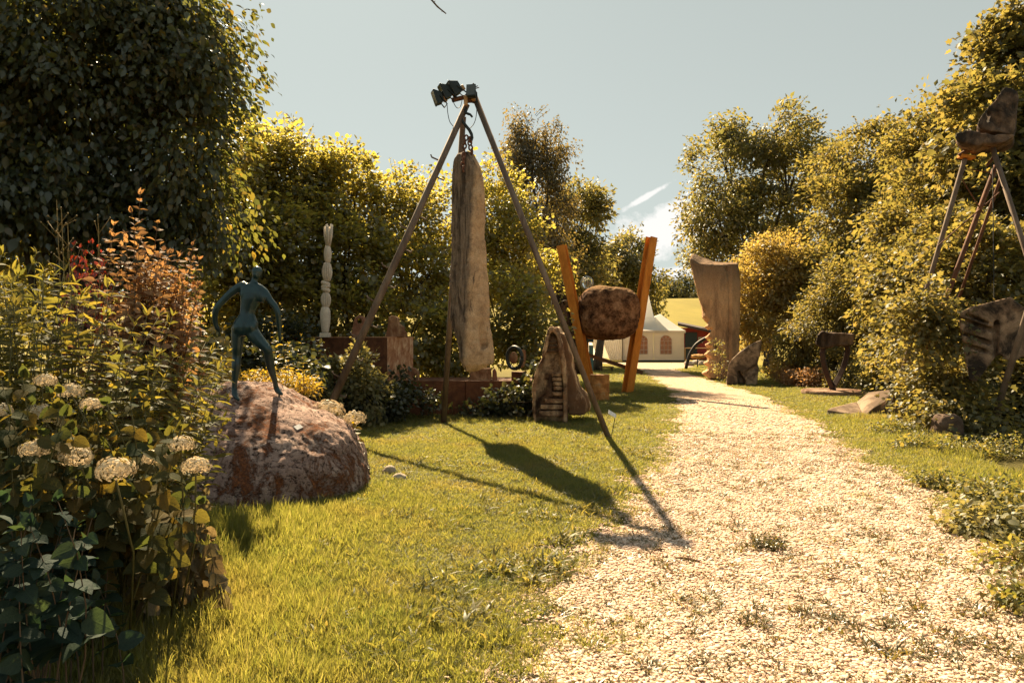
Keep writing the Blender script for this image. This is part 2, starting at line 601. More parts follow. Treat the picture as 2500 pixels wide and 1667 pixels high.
M_GRASS = leafmat('grass_blade', [(.080, .098, .024), (.122, .132, .030), (.155, .157, .040), (.112, .122, .028), (.19, .177, .075)], 0.5, (3.0, 2.7, 1.7), 0.03, 0.5, patchy=((.17, .14, .05), (.062, .090, .024)))
M_WEED = leafmat('weed_leaf', [(.05, .055, .012), (.09, .08, .018), (.13, .11, .03)], .45, (2.4, 2.0, 1.2), .06, .4)


def frustum(p, pad=.15):
    return (np.abs(p[:, 0]) < p[:, 1] * (.75 + pad) + .4) & (p[:, 1] > 2.2)


def on_path(x, y):
    """signed distance-like value, positive inside the gravel"""
    return np.minimum(x - path_l(y) - wob(y, .3), path_r(y) - wob(y, 1.7) - x)


def patch(x, y, s=1.0):
    return (np.sin(x * 1.7 * s + 1.3 * np.sin(y * .9 * s)) + np.sin(y * 2.3 * s + 1.7 * np.sin(x * 1.1 * s + 2)) + np.sin((x + y) * 3.1 * s)) / 3


def make_grass():
    P_, S_ = [], []
    zones = [(2.4, 4.5, 2600, 1.0), (4.5, 7, 1500, 1.0), (7, 11, 900, 1.12), (11, 17, 420, 1.35), (17, 27, 150, 1.8), (27, 45, 45, 2.6)]
    for y0, y1, dens, sc in zones:
        x0, x1 = -.85 * y1 - .5, .85 * y1 + .5
        n = int((x1 - x0) * (y1 - y0) * dens)
        p = np.stack([RNG.uniform(x0, x1, n), RNG.uniform(y0, y1, n)], 1)
        d = on_path(p[:, 0], p[:, 1])
        keep = frustum(p)
        # lawn thins out over the last half metre towards the gravel; a few tufts stray into it
        wd = np.clip(1.5 - .12 * p[:, 1], .5, 1.2)
        pr = np.clip((.22 - d + .18 * patch(p[:, 0], p[:, 1], 2.4)) / wd, 0, 1) ** 1.3
        stray = (patch(p[:, 0], p[:, 1], 1.6) > .38) & (d >= .1)
        pr = np.where(stray, .16 * np.clip(1.2 - d, .1, 1), pr)
        keep &= RNG.uniform(size=n) < pr
        # nothing under the plinth, the hedges behind it or the boulder
        keep &= ~((p[:, 1] > 14.3) & (p[:, 0] < .9)) & ~((p[:, 1] > 15) & (p[:, 0] < 1.6) & (p[:, 1] < 19))
        keep &= ~(((p[:, 0] + 2.6) / .95) ** 2 + ((p[:, 1] - 7.6) / 1.15) ** 2 < 1)
        keep &= (p[:, 0] < 5.8 + .38 * (p[:, 1] - 8)) | (p[:, 1] < 8)
        p, d = p[keep], d[keep]
        x, y = p[:, 0], p[:, 1]
        h = .060 + .020 * patch(x, y, .8) + .016 * np.clip(patch(x, y, 3.1), -.5, 1) + .012 * RNG.normal(size=len(p))
        h = h * np.clip(.75 - d * .6, .45, 1)
        rough = np.exp(-(((x + 2.3) / 1.0) ** 2 + ((y - 5.6) / 1.0) ** 2)) + np.exp(-(((x + 1.8) / .9) ** 2 + ((y - 3.4) / 1.1) ** 2))
        verge = 1.3 * np.clip((x - path_r(y) - .3) / 1.0, 0, 1) * (y < 14)
        edge = np.exp(-((np.abs(y - 14.0)) / .5) ** 2) * (x < 1)
        h = h * (1 + 2.0 * np.clip(rough, 0, 1) + 1.0 * verge + .7 * edge)
        P_.append(np.stack([x, y, np.zeros(len(x))], 1))
        hh = np.clip(h, .02, .3) * RNG.uniform(.7, 1.35, len(x))
        S_.append(np.stack([np.full(len(x), .075 * sc)] * 2 + [hh * (1 + .1 * (sc - 1))], 1))
    p, s = np.concatenate(P_), np.concatenate(S_)
    n = len(p)
    rot = np.stack([RNG.normal(size=n) * .12, RNG.normal(size=n) * .12, RNG.uniform(0, 6.28, n)], 1)
    ms = [tuft(M_GRASS, 11, .42, .030, .75, 20 + k) for k in range(5)]
    scatter('grass', p, rot, s, ms)
    print('grass tufts', n)


def make_gravel():
    P_, S_ = [], []
    for y0, y1, dens, s in ((2.6, 4.6, 4200, .0092), (4.6, 7.0, 2700, .0102), (7, 11, 1000, .0135), (11, 19, 300, .021)):
        x0, x1 = (-1.0, 5.5) if y1 < 15 else (1.8, 7.6)
        n = int((x1 - x0) * (y1 - y0) * dens)
        p = np.stack([RNG.uniform(x0, x1, n), RNG.uniform(y0, y1, n)], 1)
        d = on_path(p[:, 0], p[:, 1])
        pr = np.clip(.6 + d * 1.1, .0, 1)
        bare = np.clip(1.05 - .55 * (patch(p[:, 0], p[:, 1], 2.1) > .45), 0, 1)
        keep = frustum(p) & (RNG.uniform(size=n) < pr * bare * np.clip((20 - p[:, 1]) / 9, 0, 1)) & (d > -.6)
        p = p[keep]
        P_.append(np.stack([p[:, 0], p[:, 1], RNG.uniform(.004, .012, len(p))], 1))
        q = s * np.exp(RNG.normal(size=len(p)) * .32)
        S_.append(np.stack([q, q * RNG.uniform(.65, 1.0, len(p)), q * RNG.uniform(.32, .52, len(p))], 1))
    p, s = np.concatenate(P_), np.concatenate(S_)
    n = len(p)
    rot = np.stack([RNG.normal(size=n) * .22, RNG.normal(size=n) * .22, RNG.uniform(0, 6.28, n)], 1)
    t = NT('gravel_stone')
    rn = t.n('ShaderNodeObjectInfo').outputs['Random']
    c = t.ramp(rn, [(0, (.36, .23, .15)), (.14, (.54, .39, .285)), (.45, (.66, .50, .385)), (.80, (.76, .61, .49)), (.94, (.56, .36, .25)), (1, (.40, .31, .26))])
    m = t.surf(c, .85, 0, t.bump(t.noise(t.coords(), 3, 4, .6), .3, .1), .2)
    ms = []
    for k in range(5):
        mb = MB().ball((0, 0, 0), 1, 2 if k < 5 else 1)
        V = []
        for v in mb.V:
            p_ = Vector(v)
            V.append(p_ * (1 + .33 * noise.noise(p_ * 1.1 + Vector((k * 9, 0, 0))) + .12 * noise.noise(p_ * 2.5 + Vector((0, k * 7, 0)))))
        mb.V = V
        ms.append(mb.mesh('gravel_stone', mat=m, smooth=True))
    scatter('gravel', p, rot, s, ms)
    print('gravel', n)


make_grass()
make_gravel()

# ------------------------------------------------------------------ foliage
def _sym(half, mid):
    """leaf outline from right-hand points, with a folded midrib"""
    R = [(x, y, z) for x, y, z in half]
    V = [(0, 0, 0)] + R + [(-x, y, z) for x, y, z in R] + [mid[-1]] + list(mid[:-1])
    n = len(R); tip = 1 + 2 * n; mids = list(range(tip + 1, len(V)))
    right = list(range(1, 1 + n)); left = list(range(1 + n, 1 + 2 * n))
    chain = [0] + mids + [tip]
    T = []
    for side, flip in ((right, False), (left, True)):
        outer = [0] + side + [tip]
        i = j = 0
        while i < len(outer) - 1 or j < len(chain) - 1:
            if j == len(chain) - 1 or (i < len(outer) - 1 and (i + 1) / (len(outer) - 1) <= (j + 1) / (len(chain) - 1)):
                f = (outer[i], outer[i + 1], chain[j]); i += 1
            else:
                f = (outer[i], chain[j + 1], chain[j]); j += 1
            if len(set(f)) == 3: T.append(f[::-1] if flip else f)
    return np.array(V, np.float32), np.array(T, np.int32)


TM = {
    'quad': (np.array([(0, 0, 0), (.30, .45, .07), (0, 1, -.1), (-.30, .45, .07)], np.float32), np.array([(0, 1, 2), (0, 2, 3)], np.int32)),
    'round': _sym([(.36, .18, .06), (.42, .52, .05), (.22, .84, -.02)], [(0, .45, -.02), (0, 1, -.10)]),
    'oval': _sym([(.24, .25, .05), (.27, .55, .04)], [(0, .5, -.02), (0, 1, -.14)]),
    'lance': _sym([(.115, .2, .03), (.135, .48, -.01), (.07, .8, -.12)], [(0, .25, 0), (0, .6, -.07), (0, 1, -.27)]),
    'heart': _sym([(.20, -.05, .03), (.41, .15, .07), (.40, .48, .05), (.20, .82, -.06)], [(0, .25, -.02), (0, .65, -.07), (0, 1, -.2)]),
    'lobed': _sym([(.16, .05, .02), (.46, .18, .06), (.26, .38, .03), (.40, .62, .04), (.14, .70, -.02)], [(0, .4, -.02), (0, 1, -.12)]),
}


def unit(a):
    return a / np.maximum(np.linalg.norm(a, axis=-1, keepdims=True), 1e-9)


class Leaves:
    def __init__(s):
        s.p, s.a, s.n, s.s = [], [], [], []

    def add(s, p, a, n, size):
        s.p.append(p); s.a.append(a); s.n.append(n); s.s.append(size)

    def cat(s):
        p, a, n, z = (np.concatenate(q) for q in (s.p, s.a, s.n, s.s))
        a = unit(a); x = unit(np.cross(a, n)); n = np.cross(x, a)
        return p, a, n, x, z

    def emit(s, root, tmpl, mat, n_ind=0, name='leaf', mass='crown'):
        p, a, n, x, z = s.cat()
        N = len(p)
        sel = np.zeros(N, bool)
        if n_ind:
            px = p[:, 0] / np.maximum(p[:, 1], .1) * F + CX; py = HY - (p[:, 2] - CAMZ) / np.maximum(p[:, 1], .1) * F
            vis = (px > 5) & (px < 2495) & (py > 5) & (py < 1662) & (p[:, 1] > .5)
            sc = np.linalg.norm(p - np.array([0, 0, CAMZ]), axis=1) * (1 + .12 * RNG.uniform(size=N)) - 2 * z
            sc[~vis] = 1e9
            idx = np.argsort(sc)[:n_ind]
            sel[idx[sc[idx] < 1e8]] = True
        V0, T0 = TM[tmpl]
        off = np.array(wloc(root), np.float32)
        q = ~sel
        V = p[q, None, :] + z[q, None, None] * (V0[None, :, 0:1] * x[q, None, :] + V0[None, :, 1:2] * a[q, None, :] + V0[None, :, 2:3] * n[q, None, :]) - off
        k = int(q.sum())
        T = (T0[None] + (np.arange(k) * len(V0))[:, None, None]).reshape(-1, 3)
        if k:
            tag(link(mass, np_mesh(mass, V.reshape(-1, 3), T, False, mat, np.tile(V0[T0.ravel()][:, :2], (k, 1))), root), kind='stuff')
        key = (tmpl, mat.name)
        if key not in LEAFME:
            LEAFME[key] = np_mesh('leaf', V0, T0, tmpl in ('heart', 'oval', 'lance', 'round'), mat, V0[T0.ravel()][:, :2])
        me = LEAFME[key]
        for i in np.flatnonzero(sel):
            o = bpy.data.objects.new(name, me)
            M = Matrix(((x[i, 0], a[i, 0], n[i, 0], 0), (x[i, 1], a[i, 1], n[i, 1], 0), (x[i, 2], a[i, 2], n[i, 2], 0), (0, 0, 0, 1)))
            M = M @ Matrix.Scale(float(z[i]), 4)
            M.translation = Vector((p[i] - off).tolist())
            o.parent = root
            o.matrix_basis = M
            COL.objects.link(o)
        return N


LEAFME = {}
M_BARK = rockmat('grey_bark', [(.035, .027, .02), (.09, .07, .05), (.15, .12, .09)], 9, (1, 1, .25), bump=.8, grain=40)
M_TWIG = plainmat('twig_bark', (.09, .06, .035), .85, var=.4)
ML_VERGE = leafmat('verge_leaf', [(.07, .082, .024), (.11, .115, .032), (.15, .14, .04), (.19, .16, .055)], .42, (2.7, 2.4, 1.4), .03, .5)
M_STEM = plainmat('green_stem', (.09, .085, .03), .6, var=.3)


def ell(px, py, Y, rx, rz, ry):
    """ellipsoid from pixel centre, depth, pixel radii and a depth radius in metres"""
    c = P(px, py, Y)
    return np.array([c.x, c.y, c.z]), np.array([rx / F * Y, ry, rz / F * Y])


def crown_points(ells, n_clump, n_leaf, cr, r, inner=.55, flat=.7):
    """leaves gathered in clumps through the outer part of each ellipsoid"""
    vol = np.array([(e[1][0] * e[1][1] * e[1][2]) ** (2 / 3) for e in ells]); vol /= vol.sum()
    which = r.choice(len(ells), n_clump, p=vol)
    d = unit(r.normal(size=(n_clump, 3)))
    rad = (inner ** 3 + (1.0 - inner ** 3) * r.uniform(size=n_clump)) ** (1 / 3) * (1 + .10 * r.normal(size=n_clump))
    C = np.array([ells[w][0] for w in which]); R = np.array([ells[w][1] for w in which])
    cl = C + d * R * rad[:, None]
    sz = cr * np.exp(.35 * r.normal(size=n_clump))
    k = r.choice(n_clump, n_leaf, p=sz ** 2 / (sz ** 2).sum())
    off = np.clip(r.normal(size=(n_leaf, 3)), -1.7, 1.7) * np.array([1, 1, flat]) * sz[k, None] * .6
    p = cl[k] + off
    out = unit(p - C[k] + 1e-6)
    return p, out, cl, C, k


def ground_clip(p, z0=.03):
    p[:, 2] = np.maximum(p[:, 2], z0 + .08 * np.abs(np.sin(p[:, 0] * 37 + p[:, 1] * 53)))
    return p


def limbs(base, cents, clumps, r0, r, twig=.012, nclump=60, top=.9):
    mb = MB()
    base = Vector(base)
    cents = sorted((Vector(c) for c in cents), key=lambda c: -c.z)
    hi = cents[0]
    b0 = base.lerp(hi, .25)
    b0 += Vector((r.normal() * .15, r.normal() * .1, 0)) * r0 * 6
    mid = base.lerp(hi, .6) + Vector((r.normal(), r.normal(), 0)) * r0 * 2
    tr = [base, b0, mid, base.lerp(hi, top)]
    fine = []
    for i in range(3):
        for j in range(3): fine.append(tr[i].lerp(tr[i + 1], j / 3))
    fine.append(tr[-1])
    mb.tube(fine, [r0 * (1.25 if i == 0 else 1) * (1 - .8 * i / (len(fine) - 1)) for i in range(len(fine))], 9)
    for c in cents[1:]:
        s = fine[2 + int(r.integers(0, 4))]
        m = s.lerp(c, .5) + Vector((0, 0, -.12)) * (c - s).length
        mb.tube([s, s.lerp(m, .5), m, m.lerp(c, .6), c], [r0 * .5, r0 * .42, r0 * .32, r0 * .22, r0 * .1], 6)
    if len(clumps):
        for i in r.choice(len(clumps), min(nclump, len(clumps)), replace=False):
            e = Vector(clumps[i])
            c = min(cents, key=lambda q: (q - e).length)
            m = c.lerp(e, .5) + Vector((0, 0, -.1)) * (c - e).length + Vector(r.normal(size=3).tolist()) * .08
            s = c.lerp(base, .15)
            mb.tube([s, m, e], [twig * 2, twig * 1.4, twig * .5], 4)
    return mb


def tree(name, label, cat, ells, n_clump, n_leaf, cr, size, tmpl, mat, base=None, r0=.12, group=None, n_ind=0, seed=1,
         droop=.3, upj=.7, inner=.55, flat=.7, nlimb=60, twig=.012, bark=None, shoots=0, hang=None, zmin=.03):
    r = np.random.default_rng(seed)
    E = [ell(*e) for e in ells]
    p, out, cl, C, k = crown_points(E, n_clump, n_leaf, cr, r, inner, flat)
    if base is None:
        b = E[0][0]; base = (b[0], b[1], 0)
    root = empty(name, base, label, cat, group)
    L = Leaves()
    if hang is not None:
        # sprays that hang down in strings
        p[:, 2] -= np.abs(r.normal(size=len(p))) * hang * .6
    p = ground_clip(p, zmin)
    a = out * .9 + np.array([0, 0, -droop]) + r.normal(size=p.shape) * .55
    n = np.array([0, 0, 1.0]) + out * .5 + r.normal(size=p.shape) * upj
    L.add(p, a, n, size * np.exp(r.normal(size=len(p)) * .22))
    mbs = limbs(base, [e[0] for e in E], cl, r0, r, twig, nlimb)
    for _ in range(shoots):
        e = E[int(r.integers(len(E)))]
        d = unit(np.array([r.normal() * .6, r.normal() * .4, 1.0]))
        s = e[0] + d * e[1] * .9
        ln = r.uniform(.35, .95) * cr * 2.2
        tip = s + d * ln + np.array([r.normal(), r.normal(), 0]) * .08 * ln
        mbs.tube([s - d * ln * .6, s, tip], [twig, twig * .7, twig * .3], 4)
        m = int(10 + ln / size * 2.2)
        f = r.uniform(-.2, 1, m)
        pp = s + (tip - s) * f[:, None]
        aa = unit(r.normal(size=(m, 3)) * np.array([1, 1, .35]) + np.array([0, 0, .2]))
        L.add(pp, aa, np.array([0, 0, 1.0]) + r.normal(size=(m, 3)) * .4, size * r.uniform(.5, 1.05, m) * (1.1 - .35 * np.clip(f, 0, 1)))
    mbs.build('trunk', bark or M_BARK, root, True)
    L.emit(root, tmpl, mat, n_ind)
    return root


ML_DARK = leafmat('dark_tree_leaf', [(.036, .050, .027), (.054, .067, .032), (.072, .079, .034), (.044, .055, .027), (.11, .086, .03)], 0.38, (4.2, 3.5, 1.2), 0.05, 0.42)
ML_HAZEL = leafmat('hazel_leaf', [(.072, .082, .026), (.102, .106, .032), (.132, .126, .038), (.092, .096, .029), (.152, .135, .042)], 0.58, (4.5, 3.8, 2.1), 0.05, 0.42)
ML_BIRCH = leafmat('birch_leaf', [(.07, .07, .03), (.10, .09, .036), (.13, .108, .044), (.085, .076, .03)], 0.48, (2.8, 2.3, 1.4), 0.06, 0.4)
ML_ASH = leafmat('ash_leaf', [(.068, .076, .032), (.10, .105, .04), (.135, .125, .048), (.088, .092, .036), (.17, .14, .052)], 0.48, (3.0, 2.6, 1.5), 0.05, 0.42)
ML_LOCUST = leafmat('locust_leaf', [(.17, .15, .048), (.23, .185, .06), (.27, .205, .068), (.20, .165, .05)], 0.5, (2.5, 2.25, 1.5), 0.04, 0.5)
ML_RIGHT = leafmat('thicket_leaf', [(.066, .071, .026), (.100, .100, .034), (.135, .122, .042), (.085, .083, .03), (.155, .128, .048)], 0.5, (3.1, 2.65, 1.6), 0.03, 0.5)
ML_IVY = leafmat('ivy_leaf', [(.026, .036, .018), (.042, .049, .022), (.058, .058, .022)], 0.34, (2.8, 2.4, 1.1), 0.05, 0.42)
ML_PALE = leafmat('pale_leaf', [(.12, .125, .05), (.17, .165, .07), (.21, .195, .09), (.10, .105, .04)], 0.42, (2.2, 1.9, 1.1), 0.03, 0.5)
ML_LANCE = leafmat('lance_leaf', [(.075, .085, .028), (.11, .11, .034), (.15, .138, .04), (.065, .075, .03), (.18, .145, .038)], 0.45, (2.6, 2.3, 1.1), 0.025, 0.55, veins=True)
ML_ORANGE = leafmat('orange_leaf', [(.22, .125, .065), (.29, .175, .09), (.33, .215, .115), (.19, .11, .05), (.26, .18, .09)], 0.42, (1.7, 1.45, 1.0), 0.03, 0.55, veins=True)
ML_RED = leafmat('red_leaf', [(.13, .022, .012), (.19, .035, .016), (.10, .02, .012), (.22, .06, .02)], .45, (2.2, 1.3, 1.0), .06, .4, veins=True)
ML_HYD = leafmat('hydrangea_leaf', [(.030, .044, .024), (.042, .054, .026), (.066, .064, .026), (.095, .074, .026), (.044, .052, .024)], 0.38, (3.4, 2.9, 1.1), 0.008, 0.6, veins=True)
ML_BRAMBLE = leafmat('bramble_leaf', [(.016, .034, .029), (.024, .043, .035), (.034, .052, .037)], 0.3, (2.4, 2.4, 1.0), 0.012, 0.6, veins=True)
ML_BIG = leafmat('broad_leaf', [(.14, .13, .022), (.19, .165, .03), (.23, .18, .04)], .5, (3.2, 2.5, 1.0), .06, .4, veins=True)
ML_FAR = leafmat('far_leaf', [(.035, .045, .028), (.055, .06, .03), (.08, .075, .03), (.05, .055, .03)], .35, (2.4, 2.1, 1.2), .02, .6)


def make_trees():
    # --- hazel thicket at the left, behind the sculptures
    HZ = [
        ('leafy hazel shrub behind the dark hanging tree, at the far left edge', [(60, 480, 16, 200, 300, 1.6), (-40, 300, 17, 160, 240, 1.5), (180, 690, 15.5, 170, 150, 1.2)]),
        ('tall yellow green hazel shrub rising beside the edge of the dark tree', [(560, 420, 18, 130, 170, 1.6), (600, 610, 17.3, 130, 150, 1.3), (500, 760, 16.8, 120, 120, 1.1)]),
        ('hazel shrub behind the head of the bronze figure and left of the white column', [(700, 440, 19.5, 110, 115, 1.5), (710, 600, 18.6, 120, 140, 1.4), (690, 770, 17.6, 130, 110, 1.1)]),
        ('hazel shrub behind the white twisted column', [(850, 500, 20, 110, 120, 1.6), (840, 640, 19, 120, 120, 1.4), (850, 790, 17.8, 130, 110, 1.0)]),
        ('hazel shrub crossed by the pegged leg of the tripod', [(990, 540, 21.5, 115, 115, 1.7), (1000, 680, 20, 120, 120, 1.4), (1000, 820, 18, 120, 100, 1.0), (1110, 840, 19, 80, 110, .9)]),
        ('hazel shrub right of the hanging slab, behind the smooth tripod leg', [(1190, 560, 23, 105, 150, 1.7), (1250, 640, 22.5, 100, 130, 1.5), (1220, 770, 20, 120, 120, 1.2), (1300, 830, 19.5, 70, 90, .9)]),
    ]
    for i, (lb, E) in enumerate(HZ):
        tree('hazel_shrub', lb, 'shrub', E, 260, 21000 if i else 15000, .34, .105, 'round', ML_HAZEL, r0=.07, group='hazel shrubs along the left',
             n_ind=300, seed=30 + i, droop=.25, upj=.5, nlimb=50, twig=.011, shoots=22)
    # --- trees behind
    tree('birch_tree', 'tall drooping birch standing behind the smooth tripod leg', 'tree',
         [(1290, 320, 31, 45, 70, .8), (1345, 375, 31, 50, 80, .9), (1270, 420, 31, 48, 90, .9), (1330, 500, 31, 75, 110, 1.2), (1280, 570, 31, 70, 110, 1.1), (1370, 580, 31, 50, 80, .9)],
         190, 21000, .30, .125, 'quad', ML_BIRCH, base=(1.1, 31, 0), r0=.14, seed=50, droop=1.2, hang=.9, inner=.2, nlimb=80, shoots=14)
    tree('oak_tree', 'loose crowned tree just right of the birch, above the left orange beam', 'tree',
         [(1420, 515, 44, 75, 65, 1.8), (1380, 610, 44, 80, 70, 1.8), (1350, 690, 43, 90, 80, 1.8), (1430, 650, 44, 60, 60, 1.5)],
         150, 19000, .6, .24, 'quad', ML_ASH, base=(3.0, 44, 0), r0=.2, seed=51, inner=.3, shoots=14, nlimb=50)
    tree('oak_tree', 'low rounded tree between the two orange beams, behind the boulder', 'tree',
         [(1530, 625, 84, 60, 60, 2.6), (1490, 680, 84, 80, 60, 2.6), (1570, 720, 84, 45, 50, 2.2), (1420, 740, 82, 80, 60, 2.6)],
         150, 18000, 1.0, .4, 'quad', ML_ASH, base=(13.6, 84, .3), r0=.22, seed=52, inner=.3, shoots=14, nlimb=40)
    # --- the big ash and the trees of the right hand side
    tree('ash_tree', 'big round crowned tree behind the tall standing stone', 'tree',
         [(1870, 330, 41, 120, 75, 2.4), (1780, 430, 41, 110, 100, 2.6), (1930, 430, 41, 120, 110, 2.8), (1750, 540, 41, 75, 80, 2.0), (1860, 560, 42, 130, 90, 2.6), (1745, 640, 42, 50, 70, 1.8), (1980, 560, 42, 100, 110, 2.5), (1790, 770, 43, 40, 50, .8)],
         300, 36000, .62, .22, 'quad', ML_ASH, base=(15.6, 41.5, 0), r0=.3, seed=53, inner=.45, shoots=30, nlimb=80, twig=.03)
    tree('maple_tree', 'bushy golden green tree right of the big round tree', 'tree',
         [(2120, 400, 31, 110, 110, 2.2), (2060, 540, 30, 90, 120, 2.0), (2170, 560, 29, 110, 130, 2.0), (2060, 690, 29, 100, 100, 1.6)],
         260, 30000, .5, .19, 'quad', ML_RIGHT, r0=.16, seed=54, inner=.5, shoots=34, nlimb=60)
    tree('maple_tree', 'tall golden green tree rising in steps towards the right edge', 'tree',
         [(2290, 390, 23, 100, 120, 1.8), (2240, 560, 22, 110, 150, 1.7), (2330, 560, 21, 100, 140, 1.5), (2200, 720, 21, 100, 110, 1.3)],
         270, 30000, .42, .165, 'quad', ML_RIGHT, r0=.13, seed=55, inner=.55, shoots=34, nlimb=60)
    tree('maple_tree', 'highest tree at the right edge, behind the stone on the steel legs', 'tree',
         [(2470, 190, 18.5, 90, 120, 1.4), (2420, 340, 18, 110, 140, 1.5), (2480, 520, 17.5, 110, 160, 1.4), (2540, 330, 18, 100, 170, 1.5), (2478, 90, 18.5, 40, 60, .6)],
         280, 24000, .36, .16, 'lobed', ML_RIGHT, r0=.13, seed=56, inner=.55, shoots=40, nlimb=60, n_ind=300)
    tree('locust_tree', 'pale golden feathery tree directly right of the tall standing stone', 'tree',
         [(1890, 640, 31, 80, 65, 1.5), (1830, 710, 31, 70, 70, 1.4), (1940, 700, 30, 80, 80, 1.4), (1860, 790, 30, 70, 60, 1.2)],
         150, 22000, .42, .15, 'quad', ML_LOCUST, r0=.09, seed=57, inner=.3, shoots=26, nlimb=50)
    # --- thicket at the right
    TH = [
        ('leafy thicket behind the ring sculpture on its round base', [(2020, 800, 25, 95, 100, 1.2), (2090, 720, 24, 90, 100, 1.2), (1950, 850, 26, 60, 50, .9)], .12, 'quad', 0),
        ('leafy thicket left of the hanging carved stone, above the foot shaped slab', [(2205, 830, 18.5, 75, 110, 1.1), (2230, 700, 18.2, 95, 120, 1.1), (2215, 920, 18.5, 50, 60, .7)], .115, 'lobed', 300),
        ('vine covered thicket in front of the hanging carved stone', [(2290, 960, 12.8, 70, 95, .7), (2260, 860, 14.6, 60, 120, .8), (2245, 790, 12.4, 55, 90, .3), (2330, 800, 12.2, 35, 60, .25), (2350, 1030, 11.8, 70, 50, .5)], .085, 'lobed', 300),
        ('thicket behind the hanging carved stone at the right edge', [(2400, 700, 15.2, 120, 170, 1.1), (2480, 850, 14.5, 100, 150, 1.0), (2330, 620, 16.5, 100, 120, 1.1)], .11, 'lobed', 300),
        ('low leafy thicket around the lower end of the leaning pole', [(2470, 1000, 13.3, 80, 50, .45), (2500, 940, 13.4, 60, 80, .5)], .08, 'lobed', 300),
    ]
    for i, (lb, E, sz, tm, ni) in enumerate(TH):
        tree('thicket_shrub', lb, 'shrub', E, 220, 17000, .27, sz, tm, ML_RIGHT, r0=.05, group='thicket shrubs along the right', n_ind=ni,
             seed=70 + i, droop=.35, upj=.5, inner=.6, nlimb=50, twig=.009, shoots=18)
    # --- the dark tree at the top left
    tree('dark_tree', 'big dark tree with hanging leaves filling the top left corner', 'tree',
         [(150, 230, 11.2, 250, 280, 1.7), (440, 195, 11.0, 80, 95, 1.2), (40, 480, 10.6, 200, 110, 1.3), (455, 380, 11.2, 80, 120, 1.1), (290, 500, 11.4, 140, 120, 1.2), (405, 60, 11.0, 95, 110, 1.0),
          (220, 110, 11.2, 270, 170, 1.8), (-180, 260, 11.0, 200, 330, 1.7), (510, 540, 11.6, 32, 95, .5), (440, 510, 11.5, 60, 80, .7)],
         320, 66000, .46, .118, 'oval', ML_DARK, base=(-8.0, 11.2, 0), r0=.2, seed=80, droop=1.1, upj=.9, inner=.35, n_ind=300, nlimb=80, twig=.012, hang=.18, shoots=30)



make_trees()


def overhang():
    """the bare twig that dips into the top of the frame, on a long branch growing out of the dark tree"""
    root = bpy.data.objects['dark_tree']
    mb = MB()
    tip = P(1089, 34, 6.3); a = P(1050, -4, 6.3)
    pts = [Vector((-6.6, 11.0, 6.9)), Vector((-4.6, 9.4, 7.3)), Vector((-2.4, 7.4, 6.2)), P(960, -120, 6.4), a, P(1068, 17, 6.3), tip]
    mb.tube(pts, [.03, .024, .018, .013, .009, .008, .006], 6)
    for f, s in ((.25, 1), (.5, -1), (.8, -1)):
        q = a.lerp(tip, f)
        mb.tube([q, q + Vector((.012 * s, 0, -.012 if s < 0 else .012))], [.005, .002], 4)
    mb.build('branch', M_TWIG, root, True)


overhang()


# ------------------------------------------------------------------ shrubs and herbs near the camera
def stemmed(name, label, cat, stems, n_pairs, ll, tmpl, mat, loc, group=None, n_ind=300, seed=1, srad=.006, tilt=.5, opposite=True, top_small=.5,
            stem_mat=None, droop=.15, f0=.25, jit=.25):
    """stems: list of (base, tip) in world space; leaves in pairs or whorls along each stem"""
    r = np.random.default_rng(seed)
    root = empty(name, loc, label, cat, group)
    L = Leaves()
    mb = MB()
    for b, t in stems:
        b, t = np.array(b), np.array(t)
        bend = np.array([r.normal() * .04, r.normal() * .04, 0]) * np.linalg.norm(t - b)
        fs = np.linspace(0, 1, 6)
        pts = [b + (t - b) * f + bend * 4 * f * (1 - f) for f in fs]
        mb.tube(pts, [srad * (1.2 - .85 * f) for f in fs], 5)
        d = unit(t - b)
        u = unit(np.cross(d, [0.3, 1, 0.2])); w = np.cross(d, u)
        ph = r.uniform(0, 6.28)
        for k in range(n_pairs):
            f = f0 + (1 - f0) * (k + r.uniform(0, .6)) / n_pairs
            c = b + (t - b) * f + bend * 4 * f * (1 - f)
            for q in ((0, math.pi) if opposite else (0,)):
                an = ph + k * (math.pi / 2 if opposite else 2.4) + q + r.normal() * jit
                o = u * math.cos(an) + w * math.sin(an)
                a = o + d * tilt + np.array([0, 0, -droop]) + r.normal(size=3) * .12
                nn = d * .5 + np.array([.15, -.45, .5]) + r.normal(size=3) * .5
                s = ll * (1 - (1 - top_small) * f ** 2) * r.uniform(.75, 1.15)
                L.add(c[None], a[None], nn[None], np.array([s]))
        for q in range(3):
            a = d + r.normal(size=3) * .4
            L.add(t[None], a[None], (np.array([0, 0, 1.]) + r.normal(size=3) * .5)[None], np.array([ll * top_small * r.uniform(.5, 1)]))
    mb.build('stem', stem_mat or M_STEM, root, True)
    L.emit(root, tmpl, mat, n_ind, mass='foliage')
    return root


def fan(c, spread, tips, r, n):
    """stems rising from around c to random tips inside boxes given in pixels (px0,px1,py0,py1,Y0,Y1)"""
    out = []
    for i in range(n):
        px0, px1, py0, py1, y0, y1 = tips[int(r.integers(len(tips)))]
        Y = r.uniform(y0, y1)
        t = P(r.uniform(px0, px1), r.uniform(py0, py1), Y)
        b = (c[0] + (t.x - c[0]) * .55 + r.normal() * spread, c[1] + (t.y - c[1]) * .55 + r.normal() * spread, 0)
        out.append((b, tuple(t)))
    return out


